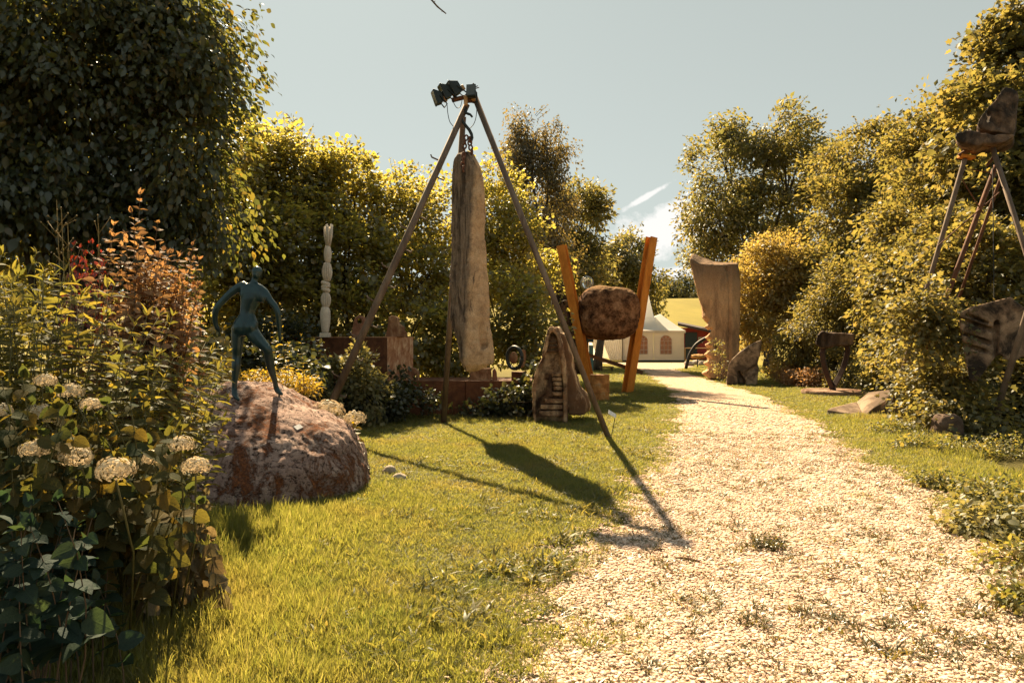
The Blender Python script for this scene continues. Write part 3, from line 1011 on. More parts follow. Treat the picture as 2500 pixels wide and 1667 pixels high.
def flower_head(c, rad, root, mat, mat2, seed):
    """domed cluster of four-petalled florets"""
    r = np.random.default_rng(seed)
    V, T = [], []
    n = 190
    for i in range(n):
        z = 1 - 1.55 * (i + .5) / n
        q = i * 2.39996
        s = math.sqrt(max(0, 1 - z * z))
        d = np.array([s * math.cos(q), s * math.sin(q), z]) + r.normal(size=3) * .05
        d = unit(d)
        p = d * np.array([1, 1, .68]) * rad * (1 + .12 * np.sin(q * 3.0 + seed)) * r.uniform(.86, 1.08)
        u = unit(np.cross(d, r.normal(size=3))); w = np.cross(d, u)
        fs = rad * .13 * r.uniform(.8, 1.25)
        for k in range(4):
            a = k * math.pi / 2
            e = u * math.cos(a) + w * math.sin(a); g = -u * math.sin(a) + w * math.cos(a)
            b = len(V)
            V += [p, p + fs * (e * .55 + g * .45 + d * .12), p + fs * (e * 1.0 + d * .05), p + fs * (e * .55 - g * .45 + d * .12)]
            T += [(b, b + 1, b + 2), (b, b + 2, b + 3)]
    o = tag(link('flower_head', np_mesh('flower_head', np.array(V) + np.array(c) - np.array(wloc(root)), np.array(T), False, mat), root), kind='stuff')
    return o


M_FLOR = leafmat('cream_floret', [(.46, .38, .24), (.56, .48, .32), (.64, .56, .40), (.38, .29, .16)], 0.25, (1.2, 1.1, 1.0), 0.02, 0.5)


def make_near_plants():
    r = np.random.default_rng(5)
    # hydrangea
    st = fan((-2.5, 3.9), .12, [(0, 470, 960, 1200, 2.8, 3.8), (40, 490, 1000, 1240, 3.1, 4.0), (-60, 200, 900, 1200, 2.7, 3.4)], r, 64)
    hyd = stemmed('hydrangea_bush', 'hydrangea bush with cream flower heads in the left foreground', 'bush', st, 9, .125, 'heart', ML_HYD, (-2.0, 3.2, 0), n_ind=300, seed=8, srad=.006, tilt=.3, droop=.45, f0=.42)
    fl = [(279, 1148, 2.7, 43), (442, 1086, 2.95, 29), (478, 1138, 3.0, 32), (86, 1097, 2.85, 32), (186, 1117, 3.0, 38), (110, 930, 3.3, 24), (222, 988, 3.4, 25),
          (375, 1118, 3.25, 27), (172, 956, 3.6, 28), (100, 1008, 3.5, 30), (3, 1004, 3.2, 26)]
    mb = MB()
    for i, (px, py, Y, rr) in enumerate(fl):
        c = P(px, py, Y)
        flower_head(c, rr / F * Y, hyd, M_FLOR, None, 100 + i)
        b = Vector((c.x * .5 - 1.15, c.y + .75, 0))
        mb.tube([b, b.lerp(c, .5) + Vector((.05, 0, .1)), c - Vector((0, 0, .01))], [.006, .005, .004], 6)
    mb.build('flower_stalk', M_STEM, hyd, True)
    # tall pale perennials above it
    st = fan((-2.9, 3.9), .1, [(0, 330, 670, 890, 3.7, 4.4), (150, 480, 770, 960, 3.9, 4.6), (-80, 140, 620, 820, 3.6, 4.2), (330, 530, 850, 980, 4.2, 4.9), (0, 300, 660, 800, 3.8, 4.3), (380, 560, 830, 1000, 4.6, 5.5)], r, 130)
    stemmed('tall_perennial', 'clump of tall pale perennials with narrow pointed leaves above the hydrangea', 'plant', st, 15, .17, 'lance', ML_LANCE, (-2.9, 3.9, 0), n_ind=300, seed=9, srad=.005, tilt=.45, f0=.3, droop=.1)
    # orange shrub and red shrub
    st = fan((-3.3, 5.2), .08, [(250, 420, 540, 760, 4.9, 5.5), (330, 490, 600, 780, 5.0, 5.6), (240, 400, 640, 860, 4.7, 5.4), (380, 490, 600, 800, 5.1, 5.7)], r, 110)
    st += [((-3.1, 5.3, 0), tuple(P(342, 475, 5.2))), ((-3.1, 5.3, 0), tuple(P(322, 520, 5.2))), ((-2.9, 5.4, 0), tuple(P(470, 600, 5.3))), ((-3.1, 5.3, 0), tuple(P(385, 545, 5.2)))]
    stemmed('orange_shrub', 'shrub with salmon orange leaves in front of the dark tree', 'shrub', st, 20, .12, 'oval', ML_ORANGE, (-3.2, 5.3, 0), n_ind=300, seed=10, srad=.005, tilt=.5, f0=.45, stem_mat=M_TWIG)
    st = fan((-3.6, 5.6), .06, [(165, 255, 590, 680, 5.0, 5.4)], r, 18)
    stemmed('red_shrub', 'small patch of shrub with deep red leaves left of the orange leaved shrub', 'shrub', st, 12, .085, 'oval', ML_RED, (-3.7, 5.6, 0), n_ind=200, seed=11, srad=.004, tilt=-.3, f0=.6, stem_mat=M_TWIG, droop=.7)
    # dry stalks
    root = empty('dry_stalk', (-3.6, 4.9, 0), 'dry branching seed stalks standing before the dark tree', 'plant')
    mb = MB()
    rr = random.Random(3)
    for px, py in ((138, 488), (150, 520), (240, 545), (165, 545)):
        t = P(px, py, 4.9); b = Vector((t.x * .8 - .7, 4.95, 0))
        mb.tube([b, b.lerp(t, .6) + Vector((.05, 0, 0)), t], [.006, .004, .002], 5)
        for k in range(9):
            q = b.lerp(t, .72 + .28 * rr.random()); e = q + Vector((rr.uniform(-.09, .09), rr.uniform(-.05, .05), rr.uniform(.04, .12)))
            mb.tube([q, e], [.0025, .0015], 4)
            mb.ball(e, .007, 1)
    mb.build('stalk', plainmat('dry_stalk', (.22, .16, .06), .8), root, True)
    # dark bramble in the shade, bottom left
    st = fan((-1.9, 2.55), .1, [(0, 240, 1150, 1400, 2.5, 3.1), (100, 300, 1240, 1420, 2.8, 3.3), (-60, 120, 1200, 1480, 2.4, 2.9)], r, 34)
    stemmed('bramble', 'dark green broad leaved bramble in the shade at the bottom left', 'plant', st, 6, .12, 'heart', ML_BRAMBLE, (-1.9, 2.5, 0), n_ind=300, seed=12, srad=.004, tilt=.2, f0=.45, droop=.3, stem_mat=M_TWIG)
    # withered foliage between hydrangea and boulder
    st = fan((-1.75, 3.9), .1, [(280, 500, 1180, 1330, 3.4, 4.1), (380, 520, 1240, 1360, 3.7, 4.3)], r, 18)
    stemmed('withered_plant', 'pale withered leaves hanging between hydrangea and boulder', 'plant', st, 5, .105, 'heart',
            leafmat('withered_leaf', [(.10, .08, .045), (.15, .12, .07), (.12, .11, .065), (.08, .065, .035)], .35, (2.0, 1.7, 1.2), .015, .6, veins=True), (-1.75, 3.9, 0), n_ind=200, seed=13, srad=.003, tilt=-.2, f0=.3, droop=.8)
    # broken stake and blades at bottom left
    root = empty('wood_stake', GP(88, 1640), 'short splintered wooden stake standing in the dark grass at the bottom left', 'stake')
    a, b = GP(88, 1640), P(88, 1502, GY(1640))
    mb = MB().hull([a + Vector((-.03, -.01, -.03)), a + Vector((.03, -.01, -.03)), a + Vector((.02, .03, -.03)), b + Vector((-.048, -.01, 0)), b + Vector((.045, -.01, -.012)), b + Vector((.03, .03, .01)), b + Vector((-.04, .03, .0))])
    mb.build('shaft', rockmat('weathered_wood', [(.13, .09, .035), (.25, .18, .07)], 12, (1, 1, .2), bump=.5), root)
    # flowers right of the boulder
    fr = [(803, 1002, 8.0, 36), (866, 1022, 7.8, 26), (772, 1008, 8.1, 22), (826, 1030, 7.9, 22), (845, 1048, 7.8, 18)]
    st = [((P(px, py, Y).x * .9 - .1, Y + .1, 0), tuple(P(px, py, Y))) for px, py, Y, _ in fr] * 2 + fan((-2.0, 8.0), .06, [(760, 880, 1000, 1110, 7.6, 8.2)], r, 16)
    hy2 = stemmed('flowering_shrub', 'small shrub with cream flower heads behind the right side of the boulder', 'bush', st, 8, .10, 'heart', ML_BIG, (-2.0, 8.0, 0), n_ind=200, seed=14, tilt=.2, droop=.4, f0=.2)
    for i, (px, py, Y, rr_) in enumerate(fr):
        flower_head(P(px, py, Y), rr_ / F * Y, hy2, M_FLOR, None, 150 + i)
    # pale leaved shrub in front of the rusty plinth
    tree('spindle_shrub', 'shrub with whitish leaves in front of the rusty plinth', 'shrub', [(840, 930, 12.9, 65, 60, .45), (880, 890, 12.9, 45, 50, .4), (780, 940, 12.6, 50, 50, .4), (900, 960, 12.9, 40, 60, .4)],
         80, 3800, .15, .085, 'oval', ML_PALE, r0=.02, seed=90, n_ind=300, nlimb=40, twig=.006, shoots=10)
    tree('ivy_bush', 'dark ivy around the foot of the rusty plinth', 'ivy', [(900, 985, 13.4, 120, 45, .4), (1010, 985, 13.9, 90, 40, .25), (820, 990, 13.0, 90, 50, .5), (960, 940, 14.0, 40, 40, .25)],
         110, 5200, .16, .075, 'round', ML_IVY, r0=.02, seed=91, n_ind=300, nlimb=30, twig=.005, group='ivy along the rusty wall')
    tree('ivy_bush', 'dark ivy climbing the right end of the low rusty wall', 'ivy', [(1260, 975, 14.0, 75, 40, .25), (1310, 940, 14.5, 50, 50, .3), (1180, 1005, 14.1, 60, 20, .2)],
         70, 3200, .15, .075, 'round', ML_IVY, r0=.02, seed=92, n_ind=200, nlimb=20, twig=.005, group='ivy along the rusty wall')
    tree('undergrowth', 'dark undergrowth between boulder and plinth, behind the bronze figure', 'bush', [(620, 900, 11.5, 130, 60, .7), (740, 900, 13, 90, 60, .7), (480, 880, 11, 110, 80, .7), (660, 840, 15, 130, 70, .8)],
         120, 6500, .2, .095, 'round', ML_IVY, r0=.02, seed=93, n_ind=300, nlimb=30, twig=.005)
    tree('herb_patch', 'sunlit mixed herbs growing along the top of the boulder', 'plant', [(640, 925, 8.9, 90, 18, .3), (560, 920, 9.0, 60, 25, .3), (720, 940, 8.8, 50, 25, .3)],
         60, 2400, .09, .06, 'lance', ML_BIG, r0=.01, seed=94, n_ind=0, nlimb=20, twig=.003, base=P(640, 990, 8.9) * 1.0 if False else (-3.1, 8.9, 0))
    # large sunlit leaves left of the figure
    st = fan((-4.4, 9.6), .1, [(470, 560, 800, 900, 9.2, 10.0)], r, 26)
    stemmed('burdock', 'broad sunlit yellow green leaves left of the bronze figure', 'plant', st, 3, .22, 'heart', ML_BIG, (-4.4, 9.6, 0), n_ind=200, seed=15, tilt=.2, f0=.75, droop=.1)
    # tall weed right of the figure
    st = [((-2.75, 8.7, .3), tuple(P(685, 745, 8.7))), ((-2.75, 8.7, .3), tuple(P(665, 790, 8.7))), ((-2.7, 8.7, .3), tuple(P(705, 840, 8.7))), ((-2.6, 8.7, .3), tuple(P(735, 820, 8.7)))]
    stemmed('tall_weed', 'tall leafy weed rising right beside the bronze figure', 'plant', st, 15, .10, 'lance', ML_BIG, (-2.75, 8.7, 0), n_ind=200, seed=16, tilt=.4, f0=.35, droop=0)
    # plant climbing the foot of the tall stone
    tree('climbing_plant', 'pale leafy plant growing up the foot of the tall standing stone', 'plant', [(1756, 880, 27.2, 16, 50, .25), (1770, 900, 27.0, 26, 26, .3), (1745, 840, 27.3, 10, 22, .15)],
         24, 260, .12, .10, 'oval', ML_PALE, r0=.015, seed=95, nlimb=14, twig=.008, zmin=.05)
    # dry bushes along the right of the far lawn
    for i, (lb, E, mt) in enumerate([
            ('pale dry bush beyond the broken stone fragment', [(1930, 900, 29, 60, 35, .8), (1985, 905, 27, 50, 30, .7)], ML_LOCUST),
            ('dry reddish bush at the foot of the right hand hedge, left of the ring sculpture', [(1925, 915, 25.5, 25, 20, .4), (1970, 930, 24, 40, 25, .5)], ML_ORANGE),
            ('low green bush behind the round base of the ring sculpture', [(2090, 930, 22.5, 60, 35, .7), (2040, 900, 24, 60, 40, .8)], ML_RIGHT)]):
        tree('low_bush', lb, 'bush', E, 70, 4200, .2, .09, 'quad', mt, r0=.02, seed=96 + i, nlimb=24, twig=.006, group='low bushes along the right lawn', shoots=8)
    # verge plants at the right of the path
    VG = [(2420, 1300, .36, .17), (2290, 1190, .26, .11), (2460, 1215, .45, .15), (2520, 1390, .3, .12), (2230, 1100, .36, .16), (2350, 1115, .45, .2), (2460, 1115, .45, .25), (2530, 1490, .2, .12), (2180, 1062, .36, .16), (2420, 1240, .3, .2)]
    LB = ['bushy dewberry clump with pale leaves on the right verge of the path', 'small leafy clump where the right verge meets the gravel', 'broad leafy clump at the right edge behind the dewberry', 'leafy clump spilling onto the gravel at the lower right edge',
          'low leafy clump on the verge below the foot shaped slab', 'leafy clump on the verge below the small dark stone', 'leafy clump below the leaning pole at the right edge', 'lowest leafy clump at the right edge of the gravel', 'leafy clump next to the right end of the foot shaped slab', 'leafy clump just behind the bushy dewberry']
    for i, ((px, py, rw, h), lb) in enumerate(zip(VG, LB)):
        c = GP(px, py); Y = c.y; k = F / Y
        E = [(px, py - h * k * .5, Y, rw * k, h * k * .75, rw * .8)]
        tree('verge_plant', lb, 'plant', E, 46, 900 if i else 1500, .09, .045 if i != 0 else .055, 'oval', ML_PALE if i == 0 else ML_VERGE, r0=.01, seed=110 + i, nlimb=14, twig=.003, group='leafy clumps on the right verge', n_ind=200 if i < 4 else 0, inner=.25, zmin=.01)
    # weeds in the gravel
    st = []
    c = GP(1885, 1338)
    for k in range(34):
        q = r.uniform(0, 6.28); ln = r.uniform(.06, .20)
        st.append(((c.x + r.normal() * .07, c.y + r.normal() * .05, 0), (c.x + math.cos(q) * ln * 1.1, c.y + math.sin(q) * ln * .7, r.uniform(.04, .13))))
    stemmed('gravel_weed', 'largest green weed growing in the middle of the gravel path', 'weed', st, 4, .055, 'lance', M_WEED, c, n_ind=200, seed=17, srad=.0025, f0=.2)
    WD = [(2060, 1540), (1960, 1500), (2180, 1530), (2210, 1480), (2270, 1600), (1840, 1520), (2330, 1560), (1830, 1340), (2400, 1500), (1700, 1460), (2150, 1600), (2440, 1590)]
    p, s = [], []
    for px, py in WD:
        c = GP(px, py)
        for k in range(14):
            p.append((c.x + r.normal() * .06, c.y + r.normal() * .06, 0)); s.append((.09, .09, r.uniform(.025, .07)))
    for k in range(1500):
        y = 3 + 9 * r.uniform() ** 1.3; x = path_l(y) + (path_r(y) - path_l(y)) * r.uniform()
        for j in range(int(2 + 5 * r.uniform() ** 2)):
            p.append((x + r.normal() * .04, y + r.normal() * .04, 0)); s.append((.07, .07, r.uniform(.015, .045)))
    p = np.array(p); s = np.array(s); n = len(p)
    rot = np.stack([RNG.normal(size=n) * .2, RNG.normal(size=n) * .2, RNG.uniform(0, 6.28, n)], 1)
    scatter('gravel_weeds', p, rot, s, [tuft(M_WEED, 9, .5, .05, 1.3, 60 + k) for k in range(4)])
    # silverweed-like leaves in the foreground lawn
    p, s = [], []
    for px, py in ((1080, 1440), (1200, 1400), (1000, 1530), (860, 1500), (1150, 1520), (740, 1575), (1290, 1420), (1330, 1390), (950, 1600), (700, 1600), (1380, 1330)):
        c = GP(px, py)
        for k in range(16):
            p.append((c.x + r.normal() * .10, c.y + r.normal() * .10, .02)); s.append((.10, .10, r.uniform(.05, .10)))
    for k in range(900):
        y = 3 + 9.5 * r.uniform() ** 1.4; x = path_l(y) - .15 - 3.2 * r.uniform() ** 1.2
        if patch(np.array(x), np.array(y), 1.3) < -.1: continue
        for j in range(int(2 + 4 * r.uniform())):
            p.append((x + r.normal() * .05, y + r.normal() * .05, .02)); s.append((.07, .07, r.uniform(.035, .075)))
    p = np.array(p); s = np.array(s); n = len(p)
    rot = np.stack([RNG.normal(size=n) * .3, RNG.normal(size=n) * .3, RNG.uniform(0, 6.28, n)], 1)
    scatter('lawn_herbs', p, rot, s, [tuft(ML_VERGE, 6, .4, .10, 1.5, 70 + k) for k in range(3)])


make_near_plants()

# ------------------------------------------------------------------ sculptures and other things
M_STEEL = rustmat('rusty_steel', [(.055, .022, .012), (.12, .048, .022), (.20, .085, .035)], 5)
M_STEELP = rustmat('pale_rust_patina', [(.20, .075, .03), (.42, .23, .13), (.70, .56, .38)], 7, stretch=(1, 1, .6))
M_POLE = rustmat('pole_steel', [(.09, .06, .045), (.165, .12, .09), (.24, .185, .14)], 7, stretch=(1, 1, .25))
M_BEAM = rustmat('orange_beam', [(.42, .14, .022), (.62, .225, .032), (.74, .30, .05)], 6, stretch=(1, 1, .3))
M_BLACK = plainmat('black_metal', (.02, .028, .03), .5, .0, .3)
M_RUBBER = plainmat('black_cable', (.012, .014, .014), .6)
M_TAN = plainmat('ochre_plastic', (.42, .24, .10), .6)
M_CHAIN = rustmat('chain_rust', [(.05, .025, .018), (.12, .055, .035), (.18, .08, .05)], 20)


def make_tripod():
    apex = P(1147, 250, 11.46)
    root = empty('tripod', (apex.x, apex.y, 0), 'tall three legged steel tripod that carries the hanging stone slab', 'tripod')
    fr, fm = GP(1490, 1080, -.05), GP(1082, 1040, -.05)
    fl_ = P(805, 994, 11.3)
    al, ar, am = P(1137, 262, 11.42), P(1164, 250, 11.44), P(1131, 285, 11.55)
    fl_ = al + (fl_ - al) * ((al.z + .03) / (al.z - fl_.z))
    MB().tube([al + (al - fl_).normalized() * .05, fl_], [.052, .066], 14).build('leg', M_POLE, root, True)
    MB().tube([ar + (ar - fr).normalized() * .1, fr], [.050, .047], 14).build('leg', M_POLE, root, True)
    MB().tube([am, fm], [.050, .055], 14).build('leg', M_POLE, root, True)
    # pegs for climbing, alternating left and right
    d = (fl_ - al).normalized()
    side = d.cross(Vector((0, 1, 0))).normalized()
    L = (fl_ - al).length
    k = 0; t = 1.0
    while t < L - .5:
        s = 1 if k % 2 else -1
        q = al + d * t
        a, b = q + side * s * .02, q + side * s * .17
        MB().tube([a, b, b + Vector((side.x * s * .02, -.01, .045))], [.014, .014, .012], 7).build('peg', M_POLE, root, True)
        t += .27 + .06 * ((k * 7) % 3); k += 1
    # head: gusset plates, cross arm and torn flanges
    h = P(1150, 236, 11.44)
    MB().box(h, (.17, .16, .16), Matrix.Rotation(.25, 3, 'Y')).build('head_block', M_STEEL, root, bevel=.008)
    MB().tube([P(1158, 232, 11.4), P(1104, 245, 11.3)], [.036, .042], 8).build('cross_arm', M_STEEL, root, True)
    for a, b in (((1142, 220), (1158, 205)), ((1150, 218), (1166, 210)), ((1152, 219), (1169, 214))):
        p, q = P(*a, 11.42), P(*b, 11.36)
        MB().tube([p, q], [.026, .020], 4, .35).build('flange', M_STEEL, root)
    MB().box(P(1137, 246, 11.3), (.065, .05, .15), Matrix.Rotation(-.06, 3, 'Y')).build('junction_box', M_TAN, root, bevel=.012)
    return root


def make_floodlight(c, right, tilt, size, label, flip=False):
    """a floodlight seen from behind: ribbed back, dark front rim, terminal box and stirrup"""
    root = empty('floodlight', c, label, 'floodlight', 'floodlights at the head of the tripod')
    R = Matrix.Rotation(right, 3, 'Z') @ Matrix.Rotation(tilt, 3, 'Y')
    w, h, d = size
    # housing tapers away from the glass; glass normal = local -X
    pts = [R @ Vector(v) + c for v in ((-d, -w, -h), (-d, w, -h), (-d, w, h), (-d, -w, h), (d, -w * .75, -h * .62), (d, w * .75, -h * .62), (d, w * .75, h * .5), (d, -w * .75, h * .5), (d * .3, -w * .95, -h * .98), (d * .3, w * .95, -h * .98))]
    MB().hull(pts).build('housing', M_BLACK, root, bevel=.006)
    MB().box(R @ Vector((-d - .012, 0, 0)) + c, (.022, 2.1 * w, 2.12 * h), R).build('rim', M_BLACK, root, bevel=.004)
    MB().box(R @ Vector((-d - .026, 0, 0)) + c, (.008, 1.85 * w, 1.85 * h), R).build('glass', M_GLASSY, root)
    MB().box(R @ Vector((d + .03, -.01, -h * .55)) + c, (.06, .055, .085), R).build('terminal_box', M_TAN, root, bevel=.006)
    a, b = R @ Vector((0, -w * 1.05, 0)) + c, R @ Vector((0, w * 1.05, 0)) + c
    e = R @ Vector((d * 1.2, 0, -h * 1.45)) + c
    o = R @ Vector((d * 1.2, 0, -h * 1.45))
    MB().tube([a, a + o - R @ Vector((0, w * .1, 0)), b + o, b], .011, 4).build('stirrup', M_BLACK, root)
    return root


M_GLASSY = plainmat('lamp_glass', (.06, .07, .07), .12, spec=.6)


def make_lights_chain():
    make_floodlight(P(1071, 237, 11.28), .35, -.35, (.085, .115, .055), 'lowest and leftmost floodlight on the tripod head')
    make_floodlight(P(1090, 222, 11.30), .35, -.50, (.085, .125, .062), 'middle floodlight of the row on the left of the tripod head')
    make_floodlight(P(1112, 213, 11.32), .35, -.60, (.085, .125, .066), 'topmost floodlight of the row on the left of the tripod head')
    make_floodlight(P(1152, 226, 11.27), math.pi * .45, .15, (.075, .095, .06), 'floodlight turned away right over the top of the smooth leg')

    def cable(pts, r, lb):
        c = []
        pts = [P(x, y, Y) for x, y, Y in pts]
        for i in range(len(pts) - 1):
            p0, p1, p2, p3 = pts[max(i - 1, 0)], pts[i], pts[i + 1], pts[min(i + 2, len(pts) - 1)]
            for k in range(5):
                f = k / 5
                c.append(.5 * ((2 * p1) + (p2 - p0) * f + (2 * p0 - 5 * p1 + 4 * p2 - p3) * f * f + (3 * p1 - p0 - 3 * p2 + p3) * f ** 3))
        c.append(pts[-1])
        tag(MB().tube(c, r, 6).build('cable', M_RUBBER, None, True, loc=pts[0]), lb, 'cable', 'cables at the tripod head')
    cable([(1085, 244, 11.27), (1091, 254, 11.27), (1093, 275, 11.27), (1098, 297, 11.28), (1107, 309, 11.3)], .006, 'thin black cable hanging in a long loop from the lowest floodlight to the leg')
    cable([(1107, 238, 11.27), (1108, 252, 11.25), (1116, 264, 11.25), (1124, 260, 11.27), (1128, 246, 11.3)], .006, 'thin black cable in a short loop below the row of floodlights')
    cable([(1162, 222, 11.25), (1164, 250, 11.25), (1163, 280, 11.25), (1158, 300, 11.25), (1150, 311, 11.25), (1145, 314, 11.25)], .006, 'thin black cable curving from the turned floodlight to the thick hook')
    # thick hook and chain
    pts = [P(x, y, 11.40) for x, y in ((1127, 286), (1129, 296), (1137, 307), (1146, 318), (1151, 328), (1152.5, 337), (1150.5, 344), (1147, 349))]
    hk = empty('lifting_hook', pts[0], 'thick dark curved hook hanging from the tripod head to the chain', 'hook')
    MB().tube(pts, [.024, .025, .026, .027, .027, .025, .022, .016], 9).build('hook_rod', M_BLACK, hk, True)
    MB().tube([P(1136, 262, 11.38), P(1137, 276, 11.38), P(1142, 278, 11.36), P(1148, 280, 11.34), P(1153, 286, 11.33)], [.03, .026, .022, .02, .018], 8).build('handle', M_BLACK, hk, True)
    ch = empty('chain', P(1140, 350, 11.38), 'rusty chain of big links between hook and hanging slab', 'chain')

    def linkring(c, rx, rz, ang, yaw):
        pts = []
        for k in range(17):
            q = 2 * math.pi * k / 16
            p = Vector((rx * math.cos(q), 0, rz * math.sin(q)))
            pts.append(Matrix.Rotation(yaw, 3, 'Z') @ (Matrix.Rotation(ang, 3, 'Y') @ p) + c)
        MB().tube(pts, .0145, 7, up=(0, 1, 0)).build('chain_link', M_CHAIN, ch, True)
    for i, (x, y, ang, yaw) in enumerate(((1138, 337, .2, .2), (1147, 341, -.2, 1.2), (1135, 346, .1, 1.4), (1147, 349, .1, .2), (1134, 357, .15, .3), (1149, 361, -.1, .3), (1133, 368, .1, 1.4), (1152, 370, -.1, 1.3), (1132, 379, .1, .9), (1131, 391, 0, 1.35), (1130, 402, .05, .6), (1131, 413, 0, 1.3))):
        Y = 11.37 if y < 372 else 11.12
        linkring(P(x, y, Y), .030, .045, ang, yaw)


def make_slab():
    Y0 = 11.42
    rows = [(371, 1136, 1142, 1149), (378, 1118, 1140, 1157), (391, 1109, 1143, 1164), (407, 1106, 1150, 1172), (436, 1104, 1160, 1179), (474, 1102, 1166, 1184), (517, 1101, 1159, 1184),
            (572, 1101, 1150, 1185), (646, 1100, 1150, 1188), (700, 1100, 1150, 1194), (776, 1100, 1147, 1196), (800, 1104, 1145, 1199), (831, 1113, 1143, 1203), (868, 1122, 1140, 1209), (890, 1129, 1140, 1207), (906, 1138, 1142, 1165)]
    R = []
    for py, xl, xm, xr in rows:
        w = (xr - xl) / 90
        R.append([P(xl, py, Y0 + .04), P((xl + xm) / 2, py, Y0 - .10 * w), P(xm, py, Y0 - .17 * w), P((xm + xr) / 2, py, Y0 - .12 * w), P(xr, py, Y0 + .02),
                  P(xr - 3, py, Y0 + .22 * w), P(xm, py, Y0 + .28 * w), P(xl + 4, py, Y0 + .20 * w)])
    mb = MB().rings(R)
    c1 = MB().prism([P(1166, 836, Y0 - .4), P(1195, 845, Y0 - .4), P(1172, 857, Y0 - .4)], (0, .44, 0))
    c2 = MB().hull([P(1168, 770, Y0 - .22), P(1186, 770, Y0 - .22), P(1167, 838, Y0 - .3), P(1193, 843, Y0 - .3), P(1168, 838, Y0 + .0), P(1192, 843, Y0 + .02), P(1177, 764, Y0 - .10)])
    c3 = MB().prism([P(1127, 392, Y0 - .4), P(1132, 392, Y0 - .4), P(1133, 420, Y0 - .4), P(1128, 416, Y0 - .4)], (0, .36, 0))
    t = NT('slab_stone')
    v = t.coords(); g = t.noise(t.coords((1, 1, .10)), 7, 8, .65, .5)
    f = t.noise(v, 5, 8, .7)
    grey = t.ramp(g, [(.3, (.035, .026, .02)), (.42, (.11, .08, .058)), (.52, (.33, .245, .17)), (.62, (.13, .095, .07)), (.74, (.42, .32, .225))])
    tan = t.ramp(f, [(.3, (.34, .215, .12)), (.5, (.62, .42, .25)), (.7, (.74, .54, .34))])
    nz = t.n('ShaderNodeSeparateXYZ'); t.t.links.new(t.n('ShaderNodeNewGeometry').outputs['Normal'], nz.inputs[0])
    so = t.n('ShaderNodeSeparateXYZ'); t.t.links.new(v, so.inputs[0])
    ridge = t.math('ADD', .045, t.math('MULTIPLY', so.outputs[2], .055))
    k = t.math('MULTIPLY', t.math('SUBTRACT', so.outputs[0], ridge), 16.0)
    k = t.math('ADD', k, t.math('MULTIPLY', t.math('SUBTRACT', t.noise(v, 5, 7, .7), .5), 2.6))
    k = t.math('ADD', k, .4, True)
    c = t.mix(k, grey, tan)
    gr = t.noise(v, 55, 4, .75)
    c = t.mix(.6, c, t.ramp(gr, [(.3, (.45, .42, .4)), (.7, (1.3, 1.3, 1.3))]), 'MULTIPLY')
    stain = t.ramp(t.noise(t.coords((1.2, 1.2, .35)), 4, 7, .7, .5), [(.32, (0, 0, 0)), (.42, (1, 1, 1))])
    c = t.mix(t.math('SUBTRACT', 1.0, stain), c, (.045, .034, .026))
    m = t.surf(c, .9, 0, t.bump(t.math('ADD', t.math('ADD', t.noise(v, 16, 8, .7), t.math('MULTIPLY', gr, .5)), t.math('MULTIPLY', t.math('MULTIPLY', g, t.math('SUBTRACT', 1.0, k)), 1.6)), .9, .05), .15)
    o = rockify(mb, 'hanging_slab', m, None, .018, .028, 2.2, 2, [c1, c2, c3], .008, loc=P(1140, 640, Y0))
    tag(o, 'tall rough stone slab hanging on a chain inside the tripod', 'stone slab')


def make_boulder():
    c = Vector((-2.58, 7.5, 0))
    mb = MB().ball(c + Vector((-.6, .38, .04)), (1.3, 1.62, 1.10), 4, 2.0).ball(c + Vector((.0, .08, .0)), (1.0, 1.28, .90), 4, 2.05).ball(c + Vector((-.25, -.45, .0)), (1.0, .80, .50), 4, 2.0)
    t = NT('pink_granite')
    v = t.coords()
    base = t.ramp(t.noise(v, 3, 8, .7), [(.3, (.34, .215, .175)), (.5, (.53, .37, .31)), (.7, (.70, .54, .46))])
    pits = t.noise(t.coords((1, 1, 1.6)), 19, 8, .8, .4)
    c_ = t.mix(1.0, base, t.ramp(pits, [(.40, (.06, .045, .04)), (.50, (1, 1, 1))]), 'MULTIPLY')
    gr = t.noise(v, 120, 3, .7)
    c_ = t.mix(.5, c_, t.ramp(gr, [(.3, (.5, .48, .46)), (.7, (1.25, 1.25, 1.25))]), 'MULTIPLY')
    ms = t.math('ADD', t.noise(t.coords((1, 1, .6)), 3.2, 9, .8, .6), t.math('MULTIPLY', t.noise(v, 30, 4, .7), .12))
    mk = t.ramp(ms, [(.565, (0, 0, 0)), (.64, (.92, .92, .92))])
    mc = t.ramp(t.noise(v, 45, 4, .75), [(.3, (.045, .018, .010)), (.5, (.20, .066, .022)), (.7, (.44, .16, .05))])
    c_ = t.mix(mk, c_, mc)
    h = t.math('ADD', t.math('MULTIPLY', pits, 1.0), t.math('MULTIPLY', mk, .35))
    m = t.surf(c_, .92, 0, t.bump(h, 1.0, .05, t.bump(gr, .5, .012)), .12)
    o = rockify(mb, 'granite_boulder', m, None, .022, .055, 2.2, 10, None, .010, loc=c)
    tag(o, 'big mossy pink granite boulder under the bronze figure', 'boulder')
    bpy.context.view_layer.update()
    return o


def boulder_z(o, x, y):
    ok, p, n, i = o.ray_cast(Vector((x, y, 5)) - o.location, Vector((0, 0, -1)))
    return (p.z + o.location.z) if ok else 0.0


